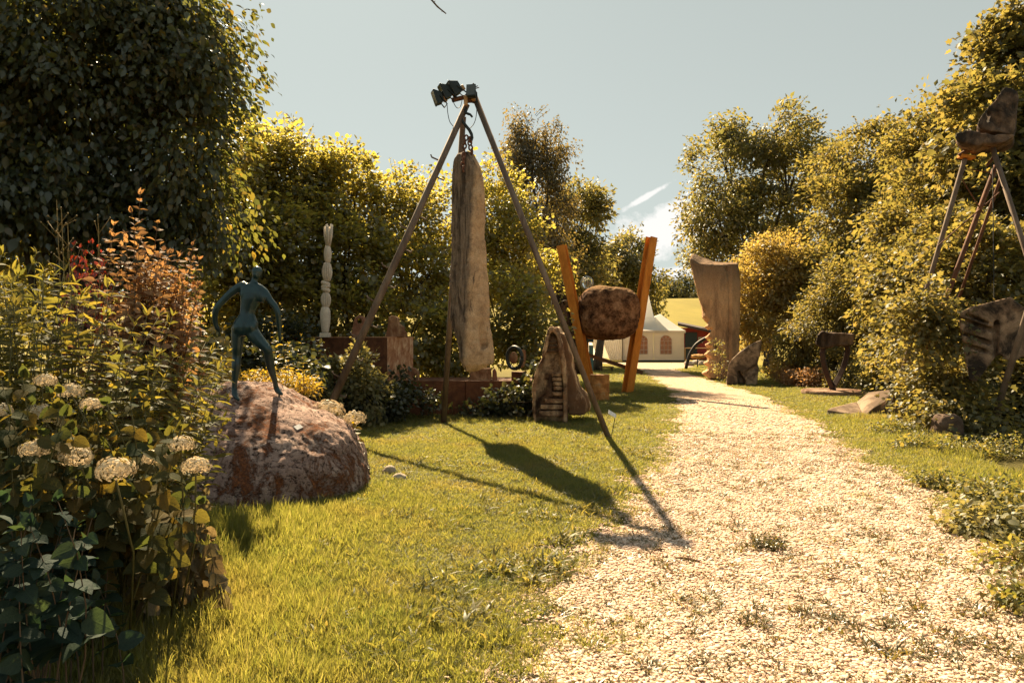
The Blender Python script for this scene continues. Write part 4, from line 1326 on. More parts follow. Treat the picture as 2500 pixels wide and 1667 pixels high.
def make_figure(bo):
    """slim bronze figure, seen from behind, striding with arms held away"""
    fx, fy = 480 + .2743 * 370, 620 + .2743 * 1306
    YF = min((6.6 + .02 * i for i in range(60)), key=lambda y: abs(P(fx, fy, y).z - boulder_z(bo, P(fx, fy, y).x, y) - .01)) + .08
    print('figure depth', YF)
    S = lambda x, y, d=0.0: P(480 + .2743 * x, 620 + .2743 * y, YF + d)
    k = .2743 / F * YF
    mb = MB()

    def limb(pts, seg=7):
        """pts: (x, y, depth offset, half width in zoom pixels [, flat])"""
        out, rad = [], []
        n = len(pts)
        for i in range(n - 1):
            p0, p1, p2, p3 = (pts[max(i - 1, 0)], pts[i], pts[i + 1], pts[min(i + 2, n - 1)])
            for j in range(seg):
                f = j / seg
                q = [.5 * ((2 * p1[m]) + (p2[m] - p0[m]) * f + (2 * p0[m] - 5 * p1[m] + 4 * p2[m] - p3[m]) * f * f + (3 * p1[m] - p0[m] - 3 * p2[m] + p3[m]) * f ** 3) for m in range(4)]
                out.append(S(q[0], q[1], q[2])); rad.append(max(q[3], 3) * k)
        out.append(S(pts[-1][0], pts[-1][1], pts[-1][2])); rad.append(pts[-1][3] * k)
        mb.tube(out, rad, 16, up=(0, 1, 0))
        mb.ball(out[0], rad[0] * .98, 2); mb.ball(out[-1], rad[-1] * .98, 2)
    # head and neck
    mb.ball(S(538, 155, -.0), (46 * k, 54 * k, 48 * k), 3)
    mb.ball(S(533, 185, -.01), (36 * k, 44 * k, 38 * k), 3)
    limb([(527, 190, .0, 31), (518, 230, .0, 29), (508, 262, .0, 36), (500, 300, 0, 46)])
    # shoulders and ribcage: broad above, narrow waist, hips
    R = []
    for y, x, w, d in ((262, 505, 52, 42), (280, 498, 92, 52), (305, 498, 112, 60), (345, 500, 112, 68), (400, 490, 98, 70), (450, 474, 80, 64), (500, 458, 68, 58), (535, 450, 66, 58), (570, 443, 84, 66), (610, 438, 106, 78), (650, 432, 112, 84), (690, 430, 104, 80), (725, 428, 80, 62)):
        R.append([S(x + w * math.copysign(abs(math.cos(q)) ** .85, math.cos(q)), y, 0) + Vector((0, d * k * math.sin(q), 0)) for q in (2 * math.pi * j / 20 for j in range(20))])
    mb.rings(R[::-1])
    # shoulder blades, spine hollow is left between them; buttocks
    mb.ball(S(435, 345, -.045), (48 * k, 26 * k, 70 * k), 3, rot=Matrix.Rotation(.25, 3, 'Y'))
    mb.ball(S(560, 365, -.045), (46 * k, 26 * k, 74 * k), 3, rot=Matrix.Rotation(-.35, 3, 'Y'))
    mb.ball(S(378, 655, -.035), (52 * k, 56 * k, 66 * k), 3)
    mb.ball(S(482, 650, -.035), (54 * k, 56 * k, 64 * k), 3)
    # arms
    limb([(420, 285, 0, 44), (375, 300, 0, 40), (310, 345, -.01, 36), (240, 410, -.02, 31), (186, 470, -.03, 29), (166, 530, -.02, 27), (164, 590, -.0, 24), (172, 635, .01, 20), (188, 668, .02, 18), (203, 694, .03, 8)])
    limb([(570, 320, 0, 42), (605, 345, 0, 38), (650, 410, -.01, 32), (700, 470, -.02, 28), (724, 530, -.02, 26), (730, 600, .0, 23), (738, 680, .02, 18), (742, 740, .03, 17), (741, 795, .04, 8)])
    # standing leg
    limb([(372, 660, 0, 60), (368, 740, -.0, 57), (362, 830, .0, 48), (358, 910, .01, 40), (352, 990, -.0, 40), (345, 1070, .0, 33), (338, 1150, .0, 24), (334, 1205, .0, 25), (338, 1240, -.02, 27), (352, 1272, -.05, 22), (375, 1294, -.08, 13)])
    # striding leg, reaching back to where the boulder carries its foot
    gx, gy = 480 + .2743 * 745, 620 + .2743 * 1258
    Y2 = min((YF - .3 + .02 * i for i in range(60)), key=lambda y: abs(P(gx, gy, y).z - boulder_z(bo, P(gx, gy, y).x, y) - .005))
    dl = max(-.2, min(.55, Y2 - YF))
    print('second foot', Y2, dl)
    limb([(x, y, d + dl * max(0, (y - 700) / 550) ** 1.0, w) for x, y, d, w in [(478, 670, 0, 62), (525, 740, -.03, 60), (585, 805, -.06, 50), (630, 855, -.08, 41), (640, 920, -.06, 40), (658, 1000, -.03, 38), (684, 1090, .0, 28), (700, 1150, .02, 23), (708, 1190, .03, 25), (725, 1222, .01, 25), (752, 1243, -.02, 17), (765, 1250, -.03, 10)]])
    t = NT('green_bronze')
    a = t.noise(t.coords((1, 1, .6)), 7, 6, .6)
    c = t.ramp(a, [(.3, (.010, .028, .034)), (.55, (.018, .048, .054)), (.75, (.032, .072, .078))])
    m = t.surf(c, .33, .35, t.bump(t.noise(t.coords(), 40, 4, .6), .06, .004), .6)
    f = rockify(mb, 'body', m, None, .0085, 0, 1, 7)
    p = S(370, 1300, -.06)
    root = empty('bronze_figure', (p.x, p.y, p.z), 'slim green bronze figure striding on top of the boulder', 'statue')
    f.data.transform(Matrix.Translation(-root.location)); f.parent = root
    pin = MB().tube([S(370, 1280, -.07), Vector((S(370, 1280, -.07).x, S(370, 1280, -.07).y, boulder_z(bo, p.x, p.y) - .03))], .008, 8)
    pin.build('foot_pin', m, root)
    q = S(735, 1235, dl)
    zb = boulder_z(bo, q.x, q.y)
    if q.z - zb > .0:
        MB().tube([q, Vector((q.x, q.y, zb - .03))], .010, 8).build('foot_pin', m, root)
    print('figure foot z', p.z, 'boulder', boulder_z(bo, p.x, p.y), 'foot2', q.z, zb)


def plate_mat(name):
    t = NT(name)
    v = t.coords()
    w = t.n('ShaderNodeTexWave', wave_type='BANDS', bands_direction='Y'); w.inputs['Scale'].default_value = 14
    t.set(w.inputs['Vector'], v)
    txt = t.math('MULTIPLY', t.math('GREATER_THAN', w.outputs['Fac'], .72), t.math('GREATER_THAN', t.noise(t.coords((60, 6, 1)), 1, 2, .5), .5))
    return t.surf(t.mix(t.math('MULTIPLY', txt, .6), (.74, .73, .70), (.15, .15, .16)), .4, 0, None, .4)


def make_small_things(bo):
    mp = plate_mat('printed_plate')
    # printed plate lying on the boulder
    x, y = (728 - CX) / F * 6.85, 6.85
    best = None
    for k in range(60):
        y = 6.2 + k * .02
        z = boulder_z(bo, (728 - CX) / F * y, y)
        e = abs(P(728, 1045, y).z - z)
        if best is None or e < best[0]: best = (e, y, z)
    _, y, z = best
    x = (728 - CX) / F * y
    h = .06
    n = Vector((boulder_z(bo, x - h, y) - boulder_z(bo, x + h, y), boulder_z(bo, x, y - h) - boulder_z(bo, x, y + h), 2 * h)).normalized()
    R = n.to_track_quat('Z', 'Y').to_matrix() @ Matrix.Rotation(.35, 3, 'Z')
    o = link('name_plate', MB().box((0, 0, 0), (.085, .055, .004)).mesh('name_plate', mat=mp), None, (x, y, z + .012))
    o.rotation_euler = R.to_euler()
    tag(o, 'small printed white plate fixed on the side of the boulder', 'plate')
    # name sign on a stake
    b = GP(1489, 1076); tp = P(1502, 1018, b.y)
    root = empty('name_sign', b, 'white name sign on a thin stake beside the foot of the smooth tripod leg', 'sign')
    MB().tube([b - Vector((0, 0, .05)), tp], .006, 6).build('stake', M_BLACK, root)
    pl = link('plate', MB().box((0, 0, 0), (.15, .085, .004)).mesh('plate', mat=mp), root, P(1494.5, 1010, b.y) - b)
    pl.rotation_euler = (math.radians(52), math.radians(30), math.radians(18))
    # stones and sticks
    tag(rockify(MB().ball(GP(950, 1150, .04), (.09, .06, .07), 3).ball(GP(975, 1165, .03), (.10, .06, .055), 3), 'field_stone', rockmat('pale_stone', [(.35, .29, .22), (.5, .43, .34)], 8), None, .012, .02, 8, 2, loc=GP(962, 1160)),
        'pale stone lying in the lawn right of the boulder', 'stone')
    tag(rockify(MB().ball(GP(2312, 1043, .17), (.22, .18, .22), 3, 3.0), 'field_stone', rockmat('dark_stone', [(.09, .06, .045), (.17, .12, .09)], 6), None, .025, .04, 4, 3, loc=GP(2312, 1043)),
        'small dark stone half hidden by grass in front of the vine covered thicket', 'stone')
    ms = rockmat('stick_bark', [(.10, .055, .03), (.2, .12, .07)], 20, bump=.5)
    for (a, b, r_, lb) in (((1650, 1362), (1708, 1370), .010, 'thickest short stick lying on the gravel left of the large weed'),
                           ((1597, 1345), (1622, 1340), .007, 'small stick on the left edge of the gravel behind the thick stick'),
                           ((2020, 1415), (2056, 1413), .006, 'thin stick lying on the gravel right of the middle'),
                           ((1790, 1015), (1846, 1023), .006, 'long thin stick lying across the path far back')):
        p, q = GP(*a, .012), GP(*b, .016)
        m_ = p.lerp(q, .5) + Vector((0, .01, .006))
        mb = MB().tube([p, p.lerp(m_, .5) + Vector((0, 0, .003)), m_, q], [r_, r_ * .95, r_ * .8, r_ * .5], 6)
        if r_ > .009: mb.tube([m_, m_ + Vector((.03, .03, .02))], [r_ * .5, r_ * .3], 5)
        tag(mb.build('stick', ms, None, True, loc=p), lb, 'stick')


def Z2(x, y): return (700 + .2636 * x, 780 + .2636 * y)
def Z5(x, y): return (480 + .2743 * x, 620 + .2743 * y)
def Z7(x, y): return (950 + .3698 * x, 480 + .3698 * y)
def ZT(x, y): return (1640 + .2297 * x, 600 + .2297 * y)
def Z1(x, y): return (1600 + .2997 * x, 580 + .2997 * y)
def ZR(x, y): return (2150 + .3188 * x, 600 + .3188 * y)
def ZK(x, y): return (2280 + .1531 * x, 180 + .1531 * y)
def Z8(x, y): return (1280 + .2871 * x, 550 + .2871 * y)


def away(px, d): return Vector(((px - CX) / F * d, d, 0))


def outline(fn, pts, Y): return [P(*fn(x, y), Y) for x, y in pts]


def make_plinth():
    # low wall of rusty steel plates
    root = empty('steel_wall', P(1130, 1015, 14.7) * 1.0, 'low retaining wall of rusty steel plates behind the tripod', 'wall')
    root.location.z = 0
    zt = .76
    xs = [-2.9, -1.95, -1.0, 0.0, .95]
    for a, b in zip(xs[:-1], xs[1:]):
        MB().box(((a + b) / 2, 14.62 + .02 * (a > -1.5), zt / 2), (b - a - .012, .05, zt)).build('steel_plate', M_STEEL, root, bevel=.004)
    MB().box((-.95, 15.35, zt - .06), (3.9, 1.40, .1)).build('deck', M_STEEL, root)
    MB().box((-.95, 16.08, zt / 2), (3.9, .04, zt)).build('back_plate', M_STEEL, root)
    # big box on its left end, turned so that its end plate faces right
    zb, zt2 = .70, 1.69
    root2 = empty('steel_plinth', (-3.6, 14.6, zb), 'big rusty steel box plinth with a paler end face left of the tripod', 'plinth')
    a = P(946, 880, 14.25); a.z = 0
    t_ = math.radians(21)
    n_end = Vector((math.cos(t_), -math.sin(t_), 0)); u = Vector((math.sin(t_), math.cos(t_), 0))       # end plate runs along u
    dlong = -n_end
    wd = 1.08; ln = 3.0
    def corner(s, w, z): return a + dlong * s + u * w + Vector((0, 0, z))
    MB().hull([corner(s, w, z) for s in (.012, ln) for w in (.012, wd) for z in (zb + .01, zt2 - .012)]).build('box_body', M_STEEL, root2)
    MB().hull([corner(s, w, z) for s in (-.006, .012) for w in (.0, wd) for z in (zb, zt2)]).build('end_plate', M_STEELP, root2, bevel=.006)
    MB().hull([corner(s, w, z) for s in (-.012, ln) for w in (-.012, wd + .01) for z in (zt2 - .010, zt2 + .012)]).build('top_plate', M_STEELP, root2)
    MB().hull([corner(s, w, z) for s in (.3, ln - .2) for w in (.25, wd - .1) for z in (0, zb + .01)]).build('foot_block', M_STEEL, root2)
    # ---- white twisted column
    c = P(*Z5(1145, 735), 14.75); c.z = zt2 + .012
    M_W = rockmat('white_limestone', [(.50, .44, .36), (.62, .56, .47), (.70, .65, .56)], 9, bump=.25, grain=90)
    root3 = empty('twisted_column', c, 'slender white stone column of bulbs and knots with a tassel on top', 'sculpture')
    k = .2743 / F * 14.75
    Zz = lambda y: (730 - y) * k
    MB().box(c + Vector((0, 0, .035)), (.2, .2, .10)).build('base_block', M_W, root3, bevel=.01)
    MB().lathe(c, [(30 * k, Zz(692)), (33 * k, Zz(670)), (42 * k, Zz(600)), (46 * k, Zz(545)), (44 * k, Zz(505)), (36 * k, Zz(480)), (29 * k, Zz(466))], 28).build('vase', M_W, root3, True)

    def bulb(y0, y1, w, rib, nm, x=0.0):
        pr = []
        for i in range(15):
            f = i / 14
            pr.append(((.52 + .48 * math.sin(math.pi * f) ** .8) * w * k, Zz(y0 + (y1 - y0) * f)))
        MB().lathe(c + Vector((x * k, 0, 0)), pr, 84 if rib else 28, rib, 14, .5).build(nm, M_W, root3, True)
    bulb(470, 335, 45, .32, 'ribbed_bulb', 5)
    for y, ang in ((312, .32), (284, -.2), (256, .3)):
        q = c + Vector((4 * k, 0, Zz(y)))
        pts = [q + Matrix.Rotation(ang, 3, 'Y') @ Vector((23 * k * math.cos(a_), 23 * k * math.sin(a_), 0)) for a_ in (2 * math.pi * i / 24 for i in range(25))]
        MB().tube(pts, 19 * k, 12, up=(0, 0, 1)).build('knot', M_W, root3, True)
    bulb(238, 72, 46, .32, 'ribbed_bulb', 16)
    bulb(75, -80, 34, 0, 'smooth_bulb', 22)
    for i in range(15):
        q = 2 * math.pi * i / 15 + .2
        rr = 14 if i % 3 else 6
        b0 = c + Vector((26 * k, 0, 0)) + Vector((math.cos(q) * rr * k, math.sin(q) * rr * k, Zz(-78)))
        h_ = (-245 - 26 * ((i * 7) % 4) / 3)
        e = c + Vector((30 * k, 0, 0)) + Vector((math.cos(q) * 34 * k * (rr / 14), math.sin(q) * 34 * k * (rr / 14), Zz(h_)))
        m_ = b0.lerp(e, .5) + Vector((math.cos(q), math.sin(q), 0)) * 8 * k
        MB().tube([b0, m_, e], [8 * k, 8.5 * k, 6 * k], 6).build('tassel_strand', M_W, root3, True)
    # ---- stones on the plinth
    M_RS = rockmat('reddish_stone', [(.14, .065, .04), (.24, .12, .075), (.32, .18, .12)], 5, bump=.5)
    M_TS = rockmat('tan_stone', [(.30, .19, .10), (.44, .29, .17), (.54, .39, .24)], 4, (1, 1, .5), dark=(.16, .08, .045), dark_amt=.25)
    pts = [(1366, 737), (1380, 670), (1395, 600), (1412, 560), (1448, 545), (1482, 558), (1496, 600), (1494, 680), (1488, 737)]
    mb = MB().prism(outline(Z5, pts, 14.6), (0, .24, 0))
    cut = MB().tube([P(*Z5(1450, 598), 14.3), P(*Z5(1450, 598), 15.2)], 22 * k, 12)
    tag(rockify(mb, 'pierced_stone', M_RS, None, .016, .012, 5, 4, [cut], loc=P(*Z5(1440, 737), 14.7)), 'rounded reddish stone with a round hole standing on the steel plinth', 'sculpture')
    pts = [(1676, 741), (1700, 640), (1705, 560), (1725, 549), (1747, 548), (1785, 565), (1795, 620), (1830, 650), (1835, 685), (1853, 690), (1856, 741)]
    tag(rockify(MB().prism(outline(Z5, pts, 14.55), (.03, .16, 0)), 'stone_shard', M_TS, None, .014, .014, 6, 2, loc=P(*Z5(1765, 741), 14.6)), 'jagged tan stone shard standing on the right end of the steel plinth', 'sculpture')
    # ---- things on the low wall
    yb = 15.0
    mb = MB().prism([P(*Z2(x, y), yb) for x, y in ((1690, 568), (1700, 470), (1760, 452), (1890, 450), (1893, 568))], (0, .3, 0))
    tag(rockify(mb, 'stone_block', M_TS, None, .02, .012, 5, 2, loc=P(*Z2(1790, 568), yb + .1)), 'tan stone block on the low wall right under the hanging slab', 'stone block')
    mb = MB().prism([P(*Z2(x, y), yb) for x, y in ((1903, 568), (1905, 470), (1925, 452), (1940, 480), (1950, 568))], (0, .2, 0))
    tag(rockify(mb, 'stone_lump', M_RS, None, .016, .01, 6, 3, loc=P(*Z2(1925, 568), yb + .1)), 'small rounded brown stone on the low wall between stone block and ring', 'stone')
    mb = MB().prism([P(*Z2(x, y), yb) for x, y in ((1118, 575), (1120, 470), (1150, 446), (1185, 450), (1215, 480), (1226, 575), (1212, 575), (1205, 520), (1190, 505), (1178, 525), (1175, 560), (1150, 575))], (0, .22, 0))
    tag(rockify(mb, 'arched_stone', M_TS, None, .014, .01, 6, 3, loc=P(*Z2(1170, 575), yb + .1)), 'small arched stone with an opening on the low wall beside the steel plinth', 'sculpture')
    q = P(*Z2(2110, 355), 14.9)
    root4 = empty('ring_sculpture', P(*Z2(2145, 570), 14.9), 'black upright ring with stone discs on a small rusty pedestal', 'sculpture')
    kk = .2636 / F * 14.9
    MB().box(P(*Z2(2147, 527), 14.95), (132 * kk, .3, 88 * kk)).build('pedestal', M_STEEL, root4, bevel=.006)
    pts = [q + Vector((68 * kk * math.cos(a_), -.18 * math.cos(a_), 100 * kk * math.sin(a_))) for a_ in (2 * math.pi * i / 32 for i in range(33))]
    MB().tube(pts, 17 * kk, 10, up=(0, 1, 0)).build('ring', M_BLACK, root4, True)
    rockify(MB().ball(P(*Z2(2100, 355), 15.02), (40 * kk, .05, 58 * kk), 3), 'disc', M_TS, root4, .012, .006, 8, 2)
    rockify(MB().hull(outline(Z2, [(2160, 300), (2185, 270), (2212, 280), (2222, 340), (2205, 420), (2180, 450), (2160, 440)], 15.02) + outline(Z2, [(2165, 300), (2215, 330), (2190, 440)], 15.2)), 'disc', M_TS, root4, .014, .008, 8, 3)


def make_stepped_stone():
    Y0 = 13.25
    root = empty('stepped_stone', P(1345, 1031, Y0), 'hollowed upright stone with small carved steps inside', 'sculpture')
    root.location.z = 0
    out = [(955, 1500), (946, 1400), (945, 1250), (960, 1165), (985, 1110), (1002, 1075), (1022, 1000), (1035, 930), (1048, 880), (1060, 860), (1078, 858), (1100, 872), (1120, 900), (1140, 960), (1160, 1080), (1172, 1200), (1175, 1400), (1172, 1500)]
    cav = [(975, 1560), (966, 1400), (966, 1260), (990, 1150), (1022, 1080), (1045, 990), (1056, 920), (1066, 895), (1082, 895), (1098, 915), (1118, 980), (1135, 1100), (1146, 1220), (1150, 1400), (1148, 1560)]
    mb = MB().prism(outline(Z7, out, Y0), (.06, .42, 0))
    cut = MB().prism(outline(Z7, cav, Y0 - .1), (.02, .30, 0))
    M_O = rockmat('hollow_stone', [(.13, .065, .035), (.29, .165, .09), (.54, .37, .22), (.66, .49, .31)], 4, (1, 1, .8), dark=(.05, .026, .017), dark_amt=.55, dark_scale=3, bump=.8)
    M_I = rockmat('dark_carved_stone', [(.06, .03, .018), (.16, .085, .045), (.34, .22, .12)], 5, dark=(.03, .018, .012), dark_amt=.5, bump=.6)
    rockify(mb, 'shell', M_O, root, .018, .022, 5, 1, [cut], .006)
    k = .3698 / F * Y0
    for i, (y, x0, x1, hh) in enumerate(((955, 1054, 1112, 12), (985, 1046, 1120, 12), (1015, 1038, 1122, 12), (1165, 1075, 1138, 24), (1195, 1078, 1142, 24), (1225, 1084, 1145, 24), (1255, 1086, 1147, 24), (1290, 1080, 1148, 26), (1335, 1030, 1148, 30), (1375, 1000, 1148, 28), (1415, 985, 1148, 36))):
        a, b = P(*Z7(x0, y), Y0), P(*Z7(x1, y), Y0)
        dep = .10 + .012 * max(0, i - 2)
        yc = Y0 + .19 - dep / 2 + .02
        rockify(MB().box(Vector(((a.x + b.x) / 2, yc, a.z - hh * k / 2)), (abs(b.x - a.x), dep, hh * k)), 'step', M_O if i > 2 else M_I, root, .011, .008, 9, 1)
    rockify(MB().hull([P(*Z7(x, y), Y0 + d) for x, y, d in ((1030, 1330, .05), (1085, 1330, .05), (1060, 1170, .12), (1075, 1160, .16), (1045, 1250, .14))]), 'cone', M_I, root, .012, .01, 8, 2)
    fl = [(1086, 858), (1106, 866), (1120, 900), (1150, 905), (1170, 950), (1178, 1000), (1195, 1060), (1200, 1150), (1240, 1260), (1290, 1330), (1310, 1410), (1290, 1440), (1185, 1440), (1160, 1300), (1150, 1150), (1130, 1020), (1108, 910)]
    M_F = rockmat('tan_rough_stone', [(.44, .28, .155), (.60, .42, .25), (.70, .53, .34)], 4, (1, 1, .4), dark=(.14, .075, .04), dark_amt=.2, bump=.6)
    rockify(MB().prism(outline(Z7, fl, Y0 + .22), (.16, .75, 0)), 'flank', M_F, root, .025, .03, 4, 2, None, .008)


def make_cradle():
    Y = 21.3
    root = empty('beam_cradle', P(1500, 957, Y), 'pair of rusty orange steel beams in a wide V holding the boulder', 'steel frame')
    root.location.z = 0

    def ibeam(a, b, w, nm, roll):
        t = (b - a).normalized()
        u = Vector((math.cos(roll), math.sin(roll), 0)); u = (u - t * u.dot(t)).normalized(); v = t.cross(u)
        tf, tw = w * .11, w * .09
        prof = [(-.5, -.5), (.5, -.5), (.5, -.5 + tf / w), (tw / w / 2, -.5 + tf / w), (tw / w / 2, .5 - tf / w), (.5, .5 - tf / w), (.5, .5), (-.5, .5), (-.5, .5 - tf / w), (-tw / w / 2, .5 - tf / w), (-tw / w / 2, -.5 + tf / w), (-.5, -.5 + tf / w)]
        MB().rings([[p + u * (x * w) + v * (y * w) for x, y in prof] for p in (a, b)]).build(nm, M_BEAM, root)
    fr = GP(1531, 962, -.05); ibeam(fr, P(1591, 579, 21.3), .26, 'beam', .5)
    ibeam(Vector((P(1446, 950, 20.9).x, 20.9, -.05)), P(1371, 599, 20.9), .25, 'beam', -.45)
    c = P(1484, 765, 21.15)
    mb = MB().ball(c, (73 / F * Y, .82, 65 / F * Y), 5, 3.2).ball(c + Vector((-.1, 0, .12)), (69 / F * Y, .8, 58 / F * Y), 4, 3.6)
    cut = MB().ball(P(*Z8(700, 790), 20.25), (.15, .16, .16), 2).ball(P(*Z8(835, 850), 20.3), (.10, .14, .18), 2)
    t = NT('brown_mossy_rock')
    v = t.coords()
    a = t.noise(v, 3.5, 9, .75)
    c_ = t.ramp(a, [(.36, (.026, .015, .009)), (.45, (.12, .055, .026)), (.54, (.28, .14, .068)), (.68, (.46, .26, .14))])
    c_ = t.mix(.6, c_, t.ramp(t.noise(v, 24, 5, .75), [(.35, (.25, .22, .2)), (.65, (1.35, 1.3, 1.25))]), 'MULTIPLY')
    nz = t.n('ShaderNodeSeparateXYZ'); t.t.links.new(t.n('ShaderNodeNewGeometry').outputs['Normal'], nz.inputs[0])
    up = t.math('ADD', t.math('MULTIPLY', nz.outputs[2], 3.0), t.math('SUBTRACT', t.noise(v, 9, 5, .7), 2.3), True)
    c_ = t.mix(up, c_, t.mix(t.noise(v, 30, 4, .7), (.10, .045, .015), (.34, .20, .08)))
    m = t.surf(c_, .93, 0, t.bump(t.noise(v, 20, 8, .75), .8, .05), .1)
    tag(rockify(mb, 'cradled_boulder', m, None, .04, .05, 1.6, 3, [cut], .018, loc=c), 'dark brown rounded boulder held up between the orange beams', 'boulder')
    # plank leaning through the frame
    a, b = P(1398, 853, 22.1), P(1568, 909, 21.8)
    d = (b - a).normalized(); s = Vector((0, 1, 0)); u = d.cross(s).normalized()
    pr = empty('plank', a, 'long weathered plank slanting behind the orange beams', 'plank')
    MB().hull([q + s * y_ + u * z_ for q in (a, b) for y_ in (-.1, .1) for z_ in (-.07, .05)]).build('board', rockmat('old_plank', [(.10, .06, .035), (.2, .13, .08)], 6, (.2, 1, 1), bump=.4), pr)
    pr.location = a
    # drum
    c = GP(1467, 979); c.y += .25
    root = empty('oil_drum', c, 'rusty orange steel drum below the left beam', 'drum')
    M_D = rustmat('drum_rust', [(.12, .05, .022), (.34, .14, .04), (.52, .24, .07), (.50, .36, .20)], 4.5)
    h = .70; r_ = .262
    pr_ = [(r_ * .97, .0), (r_ * 1.02, .012), (r_, .03)]
    for z in (h * .34, h * .66): pr_ += [(r_, z - .03), (r_ * 1.035, z - .01), (r_ * 1.035, z + .01), (r_, z + .03)]
    pr_ += [(r_, h - .03), (r_ * 1.03, h - .015), (r_ * 1.03, h), (r_ * .97, h), (r_ * .96, h - .02)]
    MB().lathe(c, pr_, 32).build('barrel', M_D, root, True)
    for z in (h * .34, h * .66, .02): MB().lathe(c, [(r_ * 1.01, z - .016), (r_ * 1.04, z - .008), (r_ * 1.04, z + .008), (r_ * 1.01, z + .016)], 32).build('hoop', M_D, root, True)
    MB().lathe(c, [(r_ * .95, h - .022), (r_ * .95, h + .003)], 32).build('lid', M_STEELP, root)
    # carved dark timber and the things behind the frame
    M_C = rockmat('charred_timber', [(.035, .027, .022), (.09, .07, .055), (.22, .17, .12)], 5, (1, 1, .35), dark=(.018, .015, .014), dark_amt=.5, bump=.9)
    f3 = lambda x, y: (1270 + .2041 * x, 640 + .2041 * y)
    Yc = 23.5
    mb = MB().prism(outline(f3, [(478, 470), (500, 456), (590, 458), (640, 640), (690, 860), (720, 1100), (760, 1340), (560, 1340), (540, 1000), (490, 700)], Yc), (.1, .5, 0))
    cuts = [MB().box(P(*f3(560, 560), Yc), (.06, .2, 1.1), Matrix.Rotation(-.5, 3, 'Y')), MB().box(P(*f3(620, 760), Yc), (.06, .2, 1.0), Matrix.Rotation(-.3, 3, 'Y'))]
    tag(rockify(mb, 'timber_sculpture', M_C, None, .03, .03, 3, 1, cuts, loc=P(*f3(640, 1340), Yc)), 'tall grey carved timber standing behind the left orange beam', 'sculpture')
    mb = MB().box(P(*f3(515, 390), 25), (.85, .5, .9))
    mb.box(P(*f3(515, 900), 25), (.35, .3, 3.0))
    tag(rockify(mb, 'timber_block', M_C, None, .035, .03, 3, 1, loc=P(*f3(515, 1100), 25)), 'dark square block on a post left of the top of the carved timber', 'sculpture')
    tag(MB().tube([P(*f3(480, 325), 24.2), P(*f3(690, 325), 24.2)], .025, 6).build('cross_rail', M_POLE, None, loc=P(*f3(480, 325), 24.2)), 'thin pale rail crossing behind the left orange beam', 'rail')
    g = P(1433, 690, 23.8)
    root = empty('glass_globe', g, 'shiny striped glass globe on a post above the boulder', 'ornament')
    t = NT('clear_glass')
    gb = t.surf((.75, .80, .78), .06, 0, None, .6, **{'Transmission Weight': .85, 'IOR': 1.12})
    rr = 15.5 / F * 23.8
    MB().ball(g, rr * .94, 4).build('glass_ball', gb, root, True)
    for k in range(6):
        q = math.pi * k / 6
        pts = [g + Matrix.Rotation(q, 3, 'Z') @ Vector((rr * math.cos(a_), 0, rr * math.sin(a_))) for a_ in (2 * math.pi * i / 28 for i in range(29))]
        MB().tube(pts, .011, 6, up=(0, 0, 1) if k else (0, 1, 0)).build('wire_hoop', plainmat('steel_wire', (.45, .44, .42), .3, .8) if k == 0 else bpy.data.materials['steel_wire'], root, True)
    MB().tube([Vector((g.x, g.y, 0)), g - Vector((0, 0, rr))], .04, 8).build('post', M_BLACK, root)
    # teal post, stump, low bench behind
    b = GP(1443, 907)
    root = empty('teal_post', b, 'teal painted post with a box on top behind the drum', 'post')
    M_TE = plainmat('teal_paint', (.06, .16, .17), .5)
    MB().box(b + Vector((0, 0, .7)), (.22, .22, 1.4)).build('shaft', M_TE, root, bevel=.02)
    MB().box(b + Vector((-.1, .0, 1.95)), (.42, .4, .8)).build('box', plainmat('dark_teal_paint', (.012, .03, .036), .5), root, bevel=.04)
    b = GP(1481, 907)
    root = empty('low_bench', b, 'low wooden bench on the grass behind the slanting plank', 'bench')
    MB().box(b + Vector((0, 0, .24)), (.75, .35, .06)).build('seat', M_TWIG, root)
    for s in (-1, 1): MB().box(b + Vector((s * .28, 0, .105)), (.08, .3, .21)).build('leg', M_TWIG, root)
    b = GP(1458, 905)
    tag(MB().tube([b, b + Vector((.05, 0, .7)), b + Vector((.2, 0, 1.7))], [.3, .24, .2], 9).build('tree_stump', M_BARK, None, True, loc=b), 'dark leaning tree stump in front of the tent drape', 'stump')


